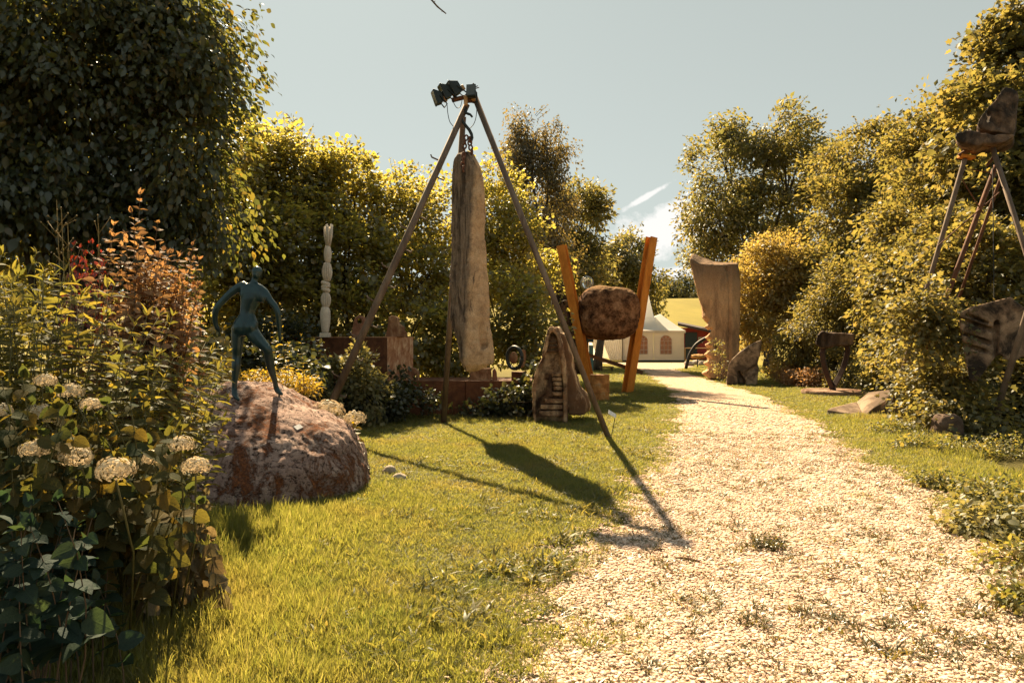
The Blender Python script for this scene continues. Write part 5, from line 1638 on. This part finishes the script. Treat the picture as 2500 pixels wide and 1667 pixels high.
def make_tall_stone():
    Y0 = 28.3
    M_T = None
    t = NT('weathered_shell_limestone')
    v = t.coords(); g = t.noise(t.coords((1, 1, .3)), 2.2, 9, .7, .3)
    c = t.ramp(g, [(.3, (.18, .11, .065)), (.45, (.42, .26, .145)), (.55, (.62, .385, .205)), (.7, (.70, .46, .26))])
    sz = t.n('ShaderNodeSeparateXYZ'); t.t.links.new(v, sz.inputs[0])
    hi = t.math('MULTIPLY', t.math('ADD', t.math('SUBTRACT', sz.outputs[2], 1.1), t.math('MULTIPLY', t.math('SUBTRACT', g, .5), 5.0)), .8, True)
    c = t.mix(t.math('MULTIPLY', hi, .75), c, t.mix(t.noise(v, 6, 6, .7), (.045, .034, .028), (.15, .11, .085)))
    gr = t.noise(v, 22, 5, .75)
    c = t.mix(.55, c, t.ramp(gr, [(.3, (.45, .43, .4)), (.7, (1.3, 1.3, 1.3))]), 'MULTIPLY')
    m = t.surf(c, .93, 0, t.bump(t.math('ADD', gr, t.noise(v, 7, 6, .7)), .7, .05), .12)
    left = [(195, 130), (208, 220), (228, 300), (262, 430), (292, 560), (318, 640), (328, 700), (330, 755), (374, 806), (414, 742), (426, 770), (354, 862), (392, 895), (426, 868), (432, 900), (354, 975), (388, 1000), (414, 990), (424, 1020), (354, 1052), (386, 1082), (414, 1076), (420, 1104), (342, 1160), (380, 1190), (404, 1190), (408, 1220), (334, 1250), (376, 1282), (394, 1290), (400, 1312), (322, 1362), (370, 1392), (400, 1425)]
    right = [(600, 1425), (596, 1200), (596, 900), (600, 500), (585, 320), (560, 212), (420, 206), (300, 186)]
    def lofted(pull, d):
        pts = []
        for x, y in left:
            x2 = x if y < 650 else x + (452 - x) * pull
            pts.append(P(*ZT(x2, y - (14 if pull and y > 650 else 0)), Y0) + away(1700, d))
        return pts + [P(*ZT(x, y), Y0) + away(1700, d) for x, y in right]
    mb = MB().rings([lofted(.32, 0), lofted(.0, .42), lofted(.0, 1.1)])
    # sloping concave top: the back rim stands higher
    top = [(195, 140), (300, 196), (420, 216), (560, 222), (700, 196)]
    rt = [[P(*ZT(x, y), Y0 + d) for x, y, d in ((592, yy, .10), (640, yy, -.02), (xr, yy, .16), (xr - 4, yy, 1.1), (592, yy, 1.2))] for yy, xr in ((1425, 715), (1140, 715), (900, 720), (600, 730), (490, 736), (430, 736), (300, 722), (192, 706))]
    mb.rings(rt)
    mb.hull([P(*ZT(x, y), Y0 + d) for x, y, d in ((195, 135, .02), (210, 86, 1.1), (240, 78, 1.15), (330, 122, 1.15), (300, 190, .02), (300, 320, .5), (215, 300, .5))])
    mb.hull([P(*ZT(x, y), Y0 + d) for x, y, d in ((300, 190, .02), (320, 120, 1.15), (450, 162, 1.15), (440, 208, .02), (430, 330, .5), (290, 330, .5))])
    mb.hull([P(*ZT(x, y), Y0 + d) for x, y, d in ((430, 207, .02), (445, 162, 1.15), (560, 180, 1.15), (692, 182, 1.1), (704, 192, .16), (560, 214, .05), (600, 330, .5), (430, 330, .5))])
    o = rockify(mb, 'tall_standing_stone', m, None, .045, .035, 1.5, 1, None, .012, loc=P(*ZT(470, 750), Y0 + .5))
    tag(o, 'tallest standing stone with a toothed left edge beside the path', 'standing stone')
    # broken piece in front
    Y1 = 24.9
    pts = [(578, 1480), (590, 1360), (604, 1260), (640, 1205), (720, 1130), (820, 1062), (905, 1015), (956, 996), (950, 1080), (930, 1180), (915, 1262), (926, 1302), (912, 1400), (905, 1500), (825, 1490), (730, 1480)]
    cuts = [MB().prism(outline(ZT, [(728, 1500), (722, 1320), (748, 1330), (790, 1400), (832, 1500)], Y1 - .2), (0, .5, 0)),
            MB().prism(outline(ZT, [(760, 1372), (905, 1262), (930, 1262), (930, 1310), (800, 1410)], Y1 - .2), (0, .26, 0))]
    M_G = rockmat('grey_tan_stone', [(.28, .20, .135), (.44, .32, .215), (.55, .42, .29)], 2.2, dark=(.10, .075, .055), dark_amt=.3, bump=.5, grain=25)
    tag(rockify(MB().prism(outline(ZT, pts, Y1), away(1830, .75)), 'stone_fragment', M_G, None, .035, .02, 2, 1, cuts, loc=P(*ZT(750, 1480), Y1 + .3)), 'broken wedge shaped stone standing in front of the tallest stone', 'standing stone')
    # dark steel arch behind
    root = empty('steel_arch', GP(1774, 902), 'dark steel pipe arch standing behind the tallest stone', 'arch')
    root.location.z = 0
    pts = [P(x, y, Y) for x, y, Y in ((1674.5, 900, 39), (1683, 866, 39), (1699, 840, 39), (1727, 823, 39), (1765, 813, 38.6), (1806, 814.5, 38.2), (1835, 825, 38), (1860, 848, 37.6), (1873, 876, 37.4), (1875, 907, 37.3))]
    fine = []
    for i in range(len(pts) - 1):
        for k in range(4): fine.append(pts[i].lerp(pts[i + 1], k / 4))
    fine.append(pts[-1])
    for _ in range(2): fine = [fine[0]] + [(fine[i - 1] + fine[i] * 2 + fine[i + 1]) / 4 for i in range(1, len(fine) - 1)] + [fine[-1]]
    MB().tube(fine, .095, 10).build('pipe', plainmat('dark_pipe', (.035, .028, .025), .6), root, True)
    b = P(1828, 860, 37); b.z = 0
    pr = empty('red_post', b, 'slim red post behind the broken wedge shaped stone', 'post')
    MB().box(b + Vector((0, 0, 1.55)), (.14, .14, 3.1)).build('shaft', plainmat('red_paint', (.36, .07, .04), .6), pr, bevel=.01)
    # small stake in the lawn
    b = GP(1885, 957)
    tag(MB().tube([b, b + Vector((0, 0, .22))], .012, 6).build('wood_peg', M_TAN, None, loc=b), 'thin pale peg standing in the lawn right of the broken stone', 'peg')


def make_right_sculptures():
    # ring with a rock on a round base
    c = P(2033, 963, 20.5); c.z = 0
    root = empty('strap_sculpture', c, 'teardrop loop of dark steel strap standing on a round stone base', 'sculpture')
    M_B = rockmat('base_stone', [(.20, .13, .09), (.32, .22, .15), (.42, .31, .22)], 5, moss=(.10, .05, .025), moss_amt=.35)
    rockify(MB().lathe(c, [(.84, 0), (.88, .03), (.88, .12), (.85, .15)], 48), 'base_disc', M_B, root, .03, .01, 3, 1)
    M_S = plainmat('dark_strap', (.045, .022, .016), .7, .0, .4)
    Y = 20.5
    lp = [(1372, 885), (1362, 940), (1370, 1010), (1388, 1080), (1412, 1150), (1438, 1215), (1455, 1245)]
    rp = [(1560, 880), (1568, 920), (1555, 990), (1532, 1060), (1500, 1130), (1465, 1190), (1430, 1235)]
    for pts in (lp, rp):
        q = outline(Z1, pts, Y)
        MB().tube(q, [.088] * len(q), 4, 1.5, up=(1, 0, 0)).build('strap', M_S, root, bevel=.01)
    rk = [(1306, 868), (1322, 792), (1368, 764), (1450, 776), (1540, 780), (1618, 792), (1628, 845), (1612, 872), (1560, 880), (1480, 878), (1420, 892), (1360, 902)]
    M_R = rockmat('dark_rough_rock', [(.07, .045, .035), (.15, .10, .075), (.30, .21, .15)], 4, (1, 1, .3), dark=(.03, .022, .018), dark_amt=.5, bump=.9)
    tag(rockify(MB().prism(outline(Z1, rk, Y - .25), away(2040, .5)), 'capping_rock', M_R, None, .03, .035, 4, 1, None, .01, loc=P(*Z1(1465, 890), Y)), 'rough dark rock lying across the top of the teardrop loop', 'rock')
    # foot shaped slab
    Y0, Y1 = 14.75, 15.55
    z = lambda x, y, Y: P(*Z1(x, y), Y)
    M_F = rockmat('brown_concrete', [(.20, .14, .10), (.30, .22, .155), (.38, .29, .21)], 2.5, dark=(.12, .085, .06), dark_amt=.25, bump=.35, grain=50)
    root = empty('foot_slab', P(*Z1(1700, 1455), Y0), 'low foot shaped slab sculpture lying on the grass at the right', 'sculpture')
    root.location.z = 0
    def gp(x, y, dz=-.03):
        p = P(*Z1(x, y), Y0); p.z = dz; return p
    toe = [gp(1398, 1420), gp(1500, 1455), gp(1705, 1458), z(1398, 1402, Y0 + .1), z(1500, 1448, Y0), z(1700, 1452, Y0), z(1500, 1374, Y1), z(1640, 1336, Y1), Vector((z(1640, 1336, Y1).x, Y1, -.03)), Vector((z(1440, 1380, Y1).x, Y1 - .2, -.03)), z(1420, 1390, Y0 + .4)]
    MB().hull(toe).build('toe_plate', M_F, root, bevel=.02)
    ramp = [z(1700, 1452, Y0), gp(1700, 1456), gp(1885, 1462), z(1880, 1330, Y0 + .1), z(1770, 1392, Y0), z(1935, 1246, Y0 + .35), z(1735, 1258, Y1), z(1900, 1240, Y1), z(1640, 1336, Y1), Vector((z(1640, 1336, Y1).x, Y1, -.03)), Vector((z(1900, 1300, Y1).x, Y1, -.03))]
    MB().hull(ramp).build('instep', M_F, root, bevel=.02)
    heel = [z(1868, 1352, Y0 - .05), z(1962, 1232, Y0 + .1), z(2120, 1236, Y0 + .1), z(2120, 1450, Y0 - .05), gp(1890, 1464), gp(2120, 1464), z(1960, 1232, Y1), z(2120, 1236, Y1), Vector((z(1900, 1300, Y1).x, Y1, -.03)), Vector((z(2120, 1300, Y1).x, Y1, -.03))]
    MB().hull(heel).build('heel_block', M_F, root, bevel=.02)
    # --- steel frame with the perched stones
    Y = 12.4
    A = P(2418, 352, Y)
    root = empty('rock_stand', (A.x, A.y, 0), 'tall many legged steel frame with rocks on top at the right edge', 'steel frame')
    legs = [(P(2420, 350, Y), P(2500, 600, Y - .3)), (P(2356, 388, Y + .2), P(2282, 640, Y + .9)), (P(2432, 404, Y + .2), P(2318, 707, Y + .6)), (P(2445, 430, Y + .5), P(2372, 640, Y + 1.6))]
    for i, (a, b) in enumerate(legs):
        e = a + (b - a) * ((a.z + .05) / (a.z - b.z))
        MB().tube([a, e], [.043, .043] if i < 3 else [.03, .03], 10).build('leg', M_POLE if i < 2 else M_STEEL, root, True)
    MB().tube([P(*ZK(400, 1310), Y + .2), P(*ZK(790, 1085), Y)], [.045, .045], 6).build('cross_arm', M_STEEL, root)
    MB().box(P(*ZK(520, 1330), Y + .2), (.26, .14, .05), Matrix.Rotation(.15, 3, 'Y')).build('bracket', M_BEAM, root)
    MB().hull([P(*ZK(x, y), Y + d) for x, y, d in ((755, 1100, -.08), (830, 1068, -.08), (1000, 1118, -.08), (880, 1180, -.08), (755, 1100, .2), (830, 1068, .2), (1000, 1118, .2), (880, 1180, .2))]).build('top_plate', M_STEEL, root)
    MB().tube([P(*ZK(950, 1340), Y + .2), P(*ZK(840, 1470), Y + .25)], [.03, .03], 6).build('bracket', M_STEEL, root)
    for a, b in (((2345, 410), (2440, 425)), ((2290, 600), (2440, 470)), ((2350, 440), (2400, 520))):
        MB().tube([P(*a, Y + .3), P(*b, Y + .3)], .012, 5).build('tie_rod', M_STEEL, root)
    M_K = rockmat('perched_rock', [(.08, .05, .035), (.17, .11, .075), (.33, .22, .14)], 4, dark=(.03, .024, .02), dark_amt=.5, bump=.8)
    up = [(1140, 195), (1200, 205), (1260, 250), (1345, 290), (1325, 640), (1275, 890), (1190, 965), (1050, 940), (900, 915), (730, 868), (690, 810), (720, 730), (800, 610), (900, 480), (1010, 370), (1085, 250)]
    cuts = [MB().prism(outline(ZK, [(1150, 420), (1190, 520), (1120, 680), (1085, 660)], Y - .6), (0, 1.4, 0)),
            MB().prism(outline(ZK, [(1120, 330), (1190, 330), (1230, 640), (1250, 830), (1190, 770), (1120, 700), (1000, 580)], Y - .5), (0, .32, 0))]
    tag(rockify(MB().prism(outline(ZK, up, Y - .25), away(2440, .5)), 'perched_rock', M_K, None, .022, .03, 3, 2, cuts, .008, loc=P(*ZK(1050, 900), Y)), 'hollowed upright rock perched highest on the steel frame', 'rock')
    lo = [(350, 1000), (362, 945), (440, 925), (560, 908), (700, 935), (880, 960), (1285, 950), (1275, 1010), (1160, 1080), (1040, 1110), (760, 1112), (665, 1155), (540, 1110), (430, 1085)]
    tag(rockify(MB().prism(outline(ZK, lo, Y - .3), away(2420, .62)), 'slab_rock', M_K, None, .022, .03, 4, 2, None, .008, loc=P(*ZK(800, 1100), Y)), 'flat dark rock lying on the steel frame under the perched rock', 'rock')
    # hanging carved stone
    Yh = 12.1
    hp = [(600, 510), (700, 470), (850, 425), (1000, 390), (1035, 430), (1110, 480), (1200, 500), (1200, 840), (1080, 850), (1000, 900), (960, 870), (925, 830), (880, 850), (820, 930), (760, 1010), (735, 1035), (680, 1032), (655, 900), (640, 800), (620, 700), (605, 600)]
    cuts = []
    for (a, b, c_, d_) in (((640, 540), (930, 630), (930, 665), (640, 575)), ((640, 640), (900, 735), (900, 765), (640, 672)), ((650, 730), (880, 800), (880, 828), (650, 762)), ((700, 505), (900, 590), (895, 612), (700, 530))):
        cuts.append(MB().prism(outline(ZR, [a, b, c_, d_], Yh - .4), (0, .26, 0)))
    cuts.append(MB().prism(outline(ZR, [(922, 575), (960, 560), (962, 880), (918, 840)], Yh - .5), (.1, .38, 0)))
    M_H = rockmat('carved_limestone', [(.16, .10, .065), (.30, .20, .13), (.46, .33, .22)], 3.5, dark=(.035, .026, .02), dark_amt=.5, dark_scale=3, bump=.7)
    tag(rockify(MB().prism(outline(ZR, hp, Yh - .25), away(2400, .5)), 'hanging_carved_stone', M_H, None, .024, .025, 3, 2, cuts, .008, loc=P(*ZR(850, 650), Yh)), 'carved stone with rib like grooves hanging on a wire at the right edge', 'sculpture')
    a, b = P(2424, 395, Y), P(2427, 728, Yh)
    tag(MB().tube([a, b], .008, 5).build('wire_rope', M_RUBBER, None, loc=a), 'thin wire rope from the steel frame down to the carved stone', 'wire rope')
    # leaning pole at the right edge
    a, b = GP(2415, 1064, -.05), P(2500, 790, 11.4)
    e = a + (b - a) * 2.1
    pr = empty('leaning_pole', a, 'brown steel pole leaning out of the frame at the right edge', 'pole')
    MB().tube([a, e], .05, 12).build('shaft', M_POLE, pr, True)
    for i, (p, q) in enumerate((((2500, 905), (2400, 940)), ((2500, 970), (2440, 995)), ((2330, 738), (2318, 690)))):
        pass


def make_tent():
    Y = 54.0
    M_W = leafmat('white_canvas', [(.76, .73, .68), (.78, .75, .70)], .62, (1.05, 1.0, .95), .02, .5)
    M_R = leafmat('white_roof', [(.80, .79, .76), (.82, .81, .78)], .55, (1.0, 1.0, 1.0), .03, .5)
    root = empty('party_tent', P(1560, 880, Y), 'white party tent with arched windows at the end of the path', 'tent')
    root.location.z = 0
    g = lambda px, Yy=Y: (px - CX) / F * Yy
    x0, x1 = g(1521), g(1670)
    ze = CAMZ + (HY - 808) / F * Y
    zb = .12
    xm = (x0 + x1) / 2
    for a, b in ((x0, xm - .012), (xm + .012, x1)):
        MB().box(((a + b) / 2, Y, (ze + zb) / 2), (b - a, .05, ze - zb)).build('wall_panel', M_W, root)
    MB().box((x1 - .03, Y + 3, (ze + zb) / 2), (.05, 5.9, ze - zb)).build('wall_panel', M_W, root)
    MB().box((x0 - 1.3, Y + 5.8, (ze + zb) / 2), (7.4, .05, ze - zb)).build('wall_panel', M_W, root)
    MB().box((xm, Y - .05, .06), (x1 - x0, .06, .12)).build('ground_rail', M_BLACK, root)
    # windows
    M_G = plainmat('amber_window', (.34, .15, .075), .25, 0, .35, 2, .5)
    for pa, pb in ((1553, 1581), (1611.5, 1640)):
        a, b = g(pa), g(pb); c = (a + b) / 2; w = (b - a) / 2
        z0 = CAMZ + (HY - 864.5) / F * Y; z1 = CAMZ + (HY - 832) / F * Y
        zt = CAMZ + (HY - 818.5) / F * Y; hh = zt - z1
        arc = [Vector((c + w * math.cos(q), Y - .04, z1 + hh * math.sin(q))) for q in (math.pi * i / 14 for i in range(15))]
        win = MB().prism([Vector((a, Y - .04, z0)), Vector((b, Y - .04, z0))] + arc, (0, .012, 0)).build('window', M_G, root)
        fr = [Vector((b, Y - .05, z0))] + [v + Vector((0, -.01, 0)) for v in arc] + [Vector((a, Y - .05, z0)), Vector((b, Y - .05, z0))]
        MB().tube(fr, .022, 4).build('window_frame', M_W, win)
        for f in (1 / 3, 2 / 3):
            x = a + (b - a) * f
            MB().box((x, Y - .052, (z0 + z1) / 2), (.03, .012, z1 - z0)).build('muntin', M_W, win)
        for f in (.33, .66, 1.0):
            z = z0 + (z1 - z0) * f
            MB().box((c, Y - .056, z), (2 * w, .012, .028)).build('muntin', M_W, win)
        for q in (math.pi * .25, math.pi * .5, math.pi * .75):
            p = Vector((c, Y - .052, z1))
            e = Vector((c + w * math.cos(q), Y - .052, z1 + hh * math.sin(q)))
            MB().tube([p.lerp(e, .4), e], .014, 4).build('muntin', M_W, win)
        ring = [Vector((c + w * .42 * math.cos(q), Y - .052, z1 + hh * .42 * math.sin(q))) for q in (math.pi * i / 10 for i in range(11))]
        MB().tube(ring, .014, 4).build('muntin', M_W, win)
    # roofs: a concave pagoda at the left, a lower one at the right
    def pagoda(xa, xb, ya, yb, zlow, apex, nm, pw):
        V, Fc = [], []
        n = 9; m = 8
        sides = [((xa, ya), (xb, ya)), ((xb, ya), (xb, yb)), ((xb, yb), (xa, yb)), ((xa, yb), (xa, ya))]
        for (p, q) in sides:
            b0 = len(V)
            for i in range(n):
                f = i / (n - 1)
                for j in range(m):
                    s = j / (m - 1)
                    ex, ey = p[0] + (q[0] - p[0]) * s, p[1] + (q[1] - p[1]) * s
                    V.append((ex + (apex[0] - ex) * f, ey + (apex[1] - ey) * f, zlow + (apex[2] - zlow) * f ** pw))
            for i in range(n - 1):
                for j in range(m - 1):
                    Fc.append((b0 + i * m + j, b0 + i * m + j + 1, b0 + (i + 1) * m + j + 1, b0 + (i + 1) * m + j))
        o = link(nm, MB().add(V, Fc).mesh(nm, wloc(root), M_R, False), root)
    pagoda(g(1436), g(1612), Y + .1, Y + 5.6, ze + .02, (g(1583, 56.8), Y + 2.8, CAMZ + (HY - 716) / F * 56.8), 'roof', 1.45)
    pagoda(x0 + .2, x1 + .1, Y - .1, Y + 5.8, ze + .03, (g(1612, 56.8), Y + 2.8, CAMZ + (HY - 766) / F * 56.8), 'roof', 1.12)
    MB().box(((x0 + x1) / 2, Y - .09, ze - .06), (x1 - x0 + .2, .03, .2)).build('valance', M_W, root)
    # drapes of the open left side
    for a, b, c, d, n in ((1462, 1521, 1490, 1524, 9), (1432, 1462, 1440, 1462, 5)):
        V, Fc = [], []
        m = 9
        for j in range(m):
            f = j / (m - 1)
            for i in range(n * 4):
                s = i / (n * 4 - 1)
                xx = g(a + (b - a) * s) * f + g(c + (d - c) * s) * (1 - f)
                yy = Y + .2 + .11 * math.sin(s * n * 6.28) * (1 - .3 * f)
                V.append((xx, yy, zb + (ze - zb) * f))
        for j in range(m - 1):
            for i in range(n * 4 - 1):
                k = j * n * 4 + i
                Fc.append((k, k + 1, k + n * 4 + 1, k + n * 4))
        link('drape', MB().add(V, Fc).mesh('drape', wloc(root), M_W, True), root)
    for px in (1436, 1521, 1669):
        MB().tube([Vector((g(px), Y + .12, 0)), Vector((g(px), Y + .12, ze))], .05, 8).build('tent_pole', M_POLE, root)
    # shed behind the tent
    Ys = 60
    h = lambda px, py, Yy=Ys: P(px, py, Yy)
    root = empty('shed', h(1700, 880), 'dark shed with a red front half hidden between tent and tallest stone', 'shed')
    root.location.z = 0
    MB().box((h(1715, 850).x, Ys + 1.5, 1.4), (3.6, 3, 2.8)).build('wall', plainmat('red_boards', (.28, .04, .03), .7), root)
    MB().hull([h(1655, 789, 59.2), h(1765, 812, 59.2), h(1655, 795, 59.2), h(1765, 818, 59.2), h(1655, 785, 63), h(1765, 808, 63), h(1655, 791, 63), h(1765, 814, 63)]).build('roof', plainmat('dark_roof', (.06, .045, .04), .8), root)
    MB().box((h(1686, 840).x, Ys - .2, 1.25), (1.05, .06, 2.3)).build('curtain', M_BLACK, root)
    MB().box((h(1710, 832).x, Ys - .06, CAMZ + (HY - 830) / F * Ys), (.42, .02, .5)).build('notice', M_W, root)
    b = GP(1703, 897)
    root = empty('mushroom_table', b, 'round table with an orange straw top beside the tent', 'table')
    MB().tube([b, b + Vector((0, 0, .62))], .035, 7).build('leg', M_BLACK, root)
    rockify(MB().ball(b + Vector((0, 0, .68)), (.5, .45, .14), 3), 'tabletop', rockmat('straw', [(.34, .17, .06), (.5, .3, .12)], 8), root, .04, .05, 5, 1)
    rr = random.Random(4)
    M_P = rockmat('pale_rubble', [(.34, .27, .22), (.5, .43, .36)], 5)
    for i, lb in enumerate(('pale rubble stone nearest the tent corner', 'pale rubble stone under the straw topped table', 'pale rubble stone right of the straw topped table', 'pale flat rubble stone behind the straw topped table')):
        p = GP(1683 + i * 17, 893 - (i % 2) * 3)
        tag(rockify(MB().ball(p + Vector((0, 0, .14)), (.35, .3, .2), 2), 'rubble_stone', M_P, None, .05, .06, 3, 1, loc=p), lb, 'stone', 'rubble stones beside the tent')
    b = P(1700, 880, 56)
    root = empty('wood_table', (b.x, 56, 0), 'plank table in front of the shed', 'table')
    MB().box((b.x, 56, 1.05), (2.4, .7, .07)).build('tabletop', M_TAN, root)
    for s in (-1, 1): MB().box((b.x + s * 1.0, 56, .51), (.1, .6, 1.01)).build('leg', M_TAN, root)


def make_far():
    """wood and bushes on the hill"""
    r = np.random.default_rng(77)
    L = Leaves()
    V = []
    n = 0
    root = empty('distant_wood', (50, 255, 15), None, None)
    bpy.data.objects.remove(root)
    P_, A_, N_, S_ = [], [], [], []
    for row, (y0, h) in enumerate(((240, 5.5), (246, 8.5), (252, 9.5), (260, 10.5))):
        for x in np.arange(-110, 190, 5.2):
            xx, yy = x + r.normal() * 1.2, y0 + r.normal() * 2
            z0 = float(hill(np.array(xx), np.array(yy)))
            hh = h * r.uniform(.8, 1.2)
            m = 230 if 20 < xx < 90 else 110
            d = unit(r.normal(size=(m, 3)))
            p = np.array([xx, yy, z0 + hh * .52]) + d * np.array([2.9, 2.6, hh * .5]) * (r.uniform(.6, 1.02, size=(m, 1)))
            P_.append(p); A_.append(d + r.normal(size=d.shape) * .5); N_.append(d + np.array([0, 0, .8]) + r.normal(size=d.shape) * .4); S_.append(r.uniform(.6, 1.2, m) * (1 if m > 200 else 1.4))
    for k in range(60):
        x, y = r.uniform(20, 90), 236 + r.normal() * 1.5
        z0 = float(hill(np.array(x), np.array(y))); m = 70
        d = unit(r.normal(size=(m, 3)))
        P_.append(np.array([x, y, z0 + .8]) + d * np.array([1.6, 1.2, 1.2])); A_.append(d); N_.append(d + np.array([0, 0, .6])); S_.append(r.uniform(.4, .7, m))
    p, a, nn, s = (np.concatenate(q) for q in (P_, A_, N_, S_))
    a = unit(a); x = unit(np.cross(a, nn)); nn = np.cross(x, a)
    V0, T0 = TM['quad']
    V = p[:, None, :] + s[:, None, None] * (1.5 * V0[None, :, 0:1] * x[:, None, :] + V0[None, :, 1:2] * a[:, None, :] + V0[None, :, 2:3] * nn[:, None, :])
    T = (T0[None] + (np.arange(len(p)) * 4)[:, None, None]).reshape(-1, 3)
    tag(link('distant_wood', np_mesh('distant_wood', V.reshape(-1, 3), T, False, ML_FAR)), 'dark wood along the top of the far field', None, None, 'stuff')


make_tripod()
make_lights_chain()
make_slab()
BO = make_boulder()
make_figure(BO)
make_small_things(BO)
make_plinth()
make_stepped_stone()
make_cradle()
make_tall_stone()
make_right_sculptures()
make_tent()
make_far()
print('objects', len(bpy.data.objects), 'tris', sum(len(o.data.loops) - 2 * len(o.data.polygons) for o in SC.objects if o.type == 'MESH'))
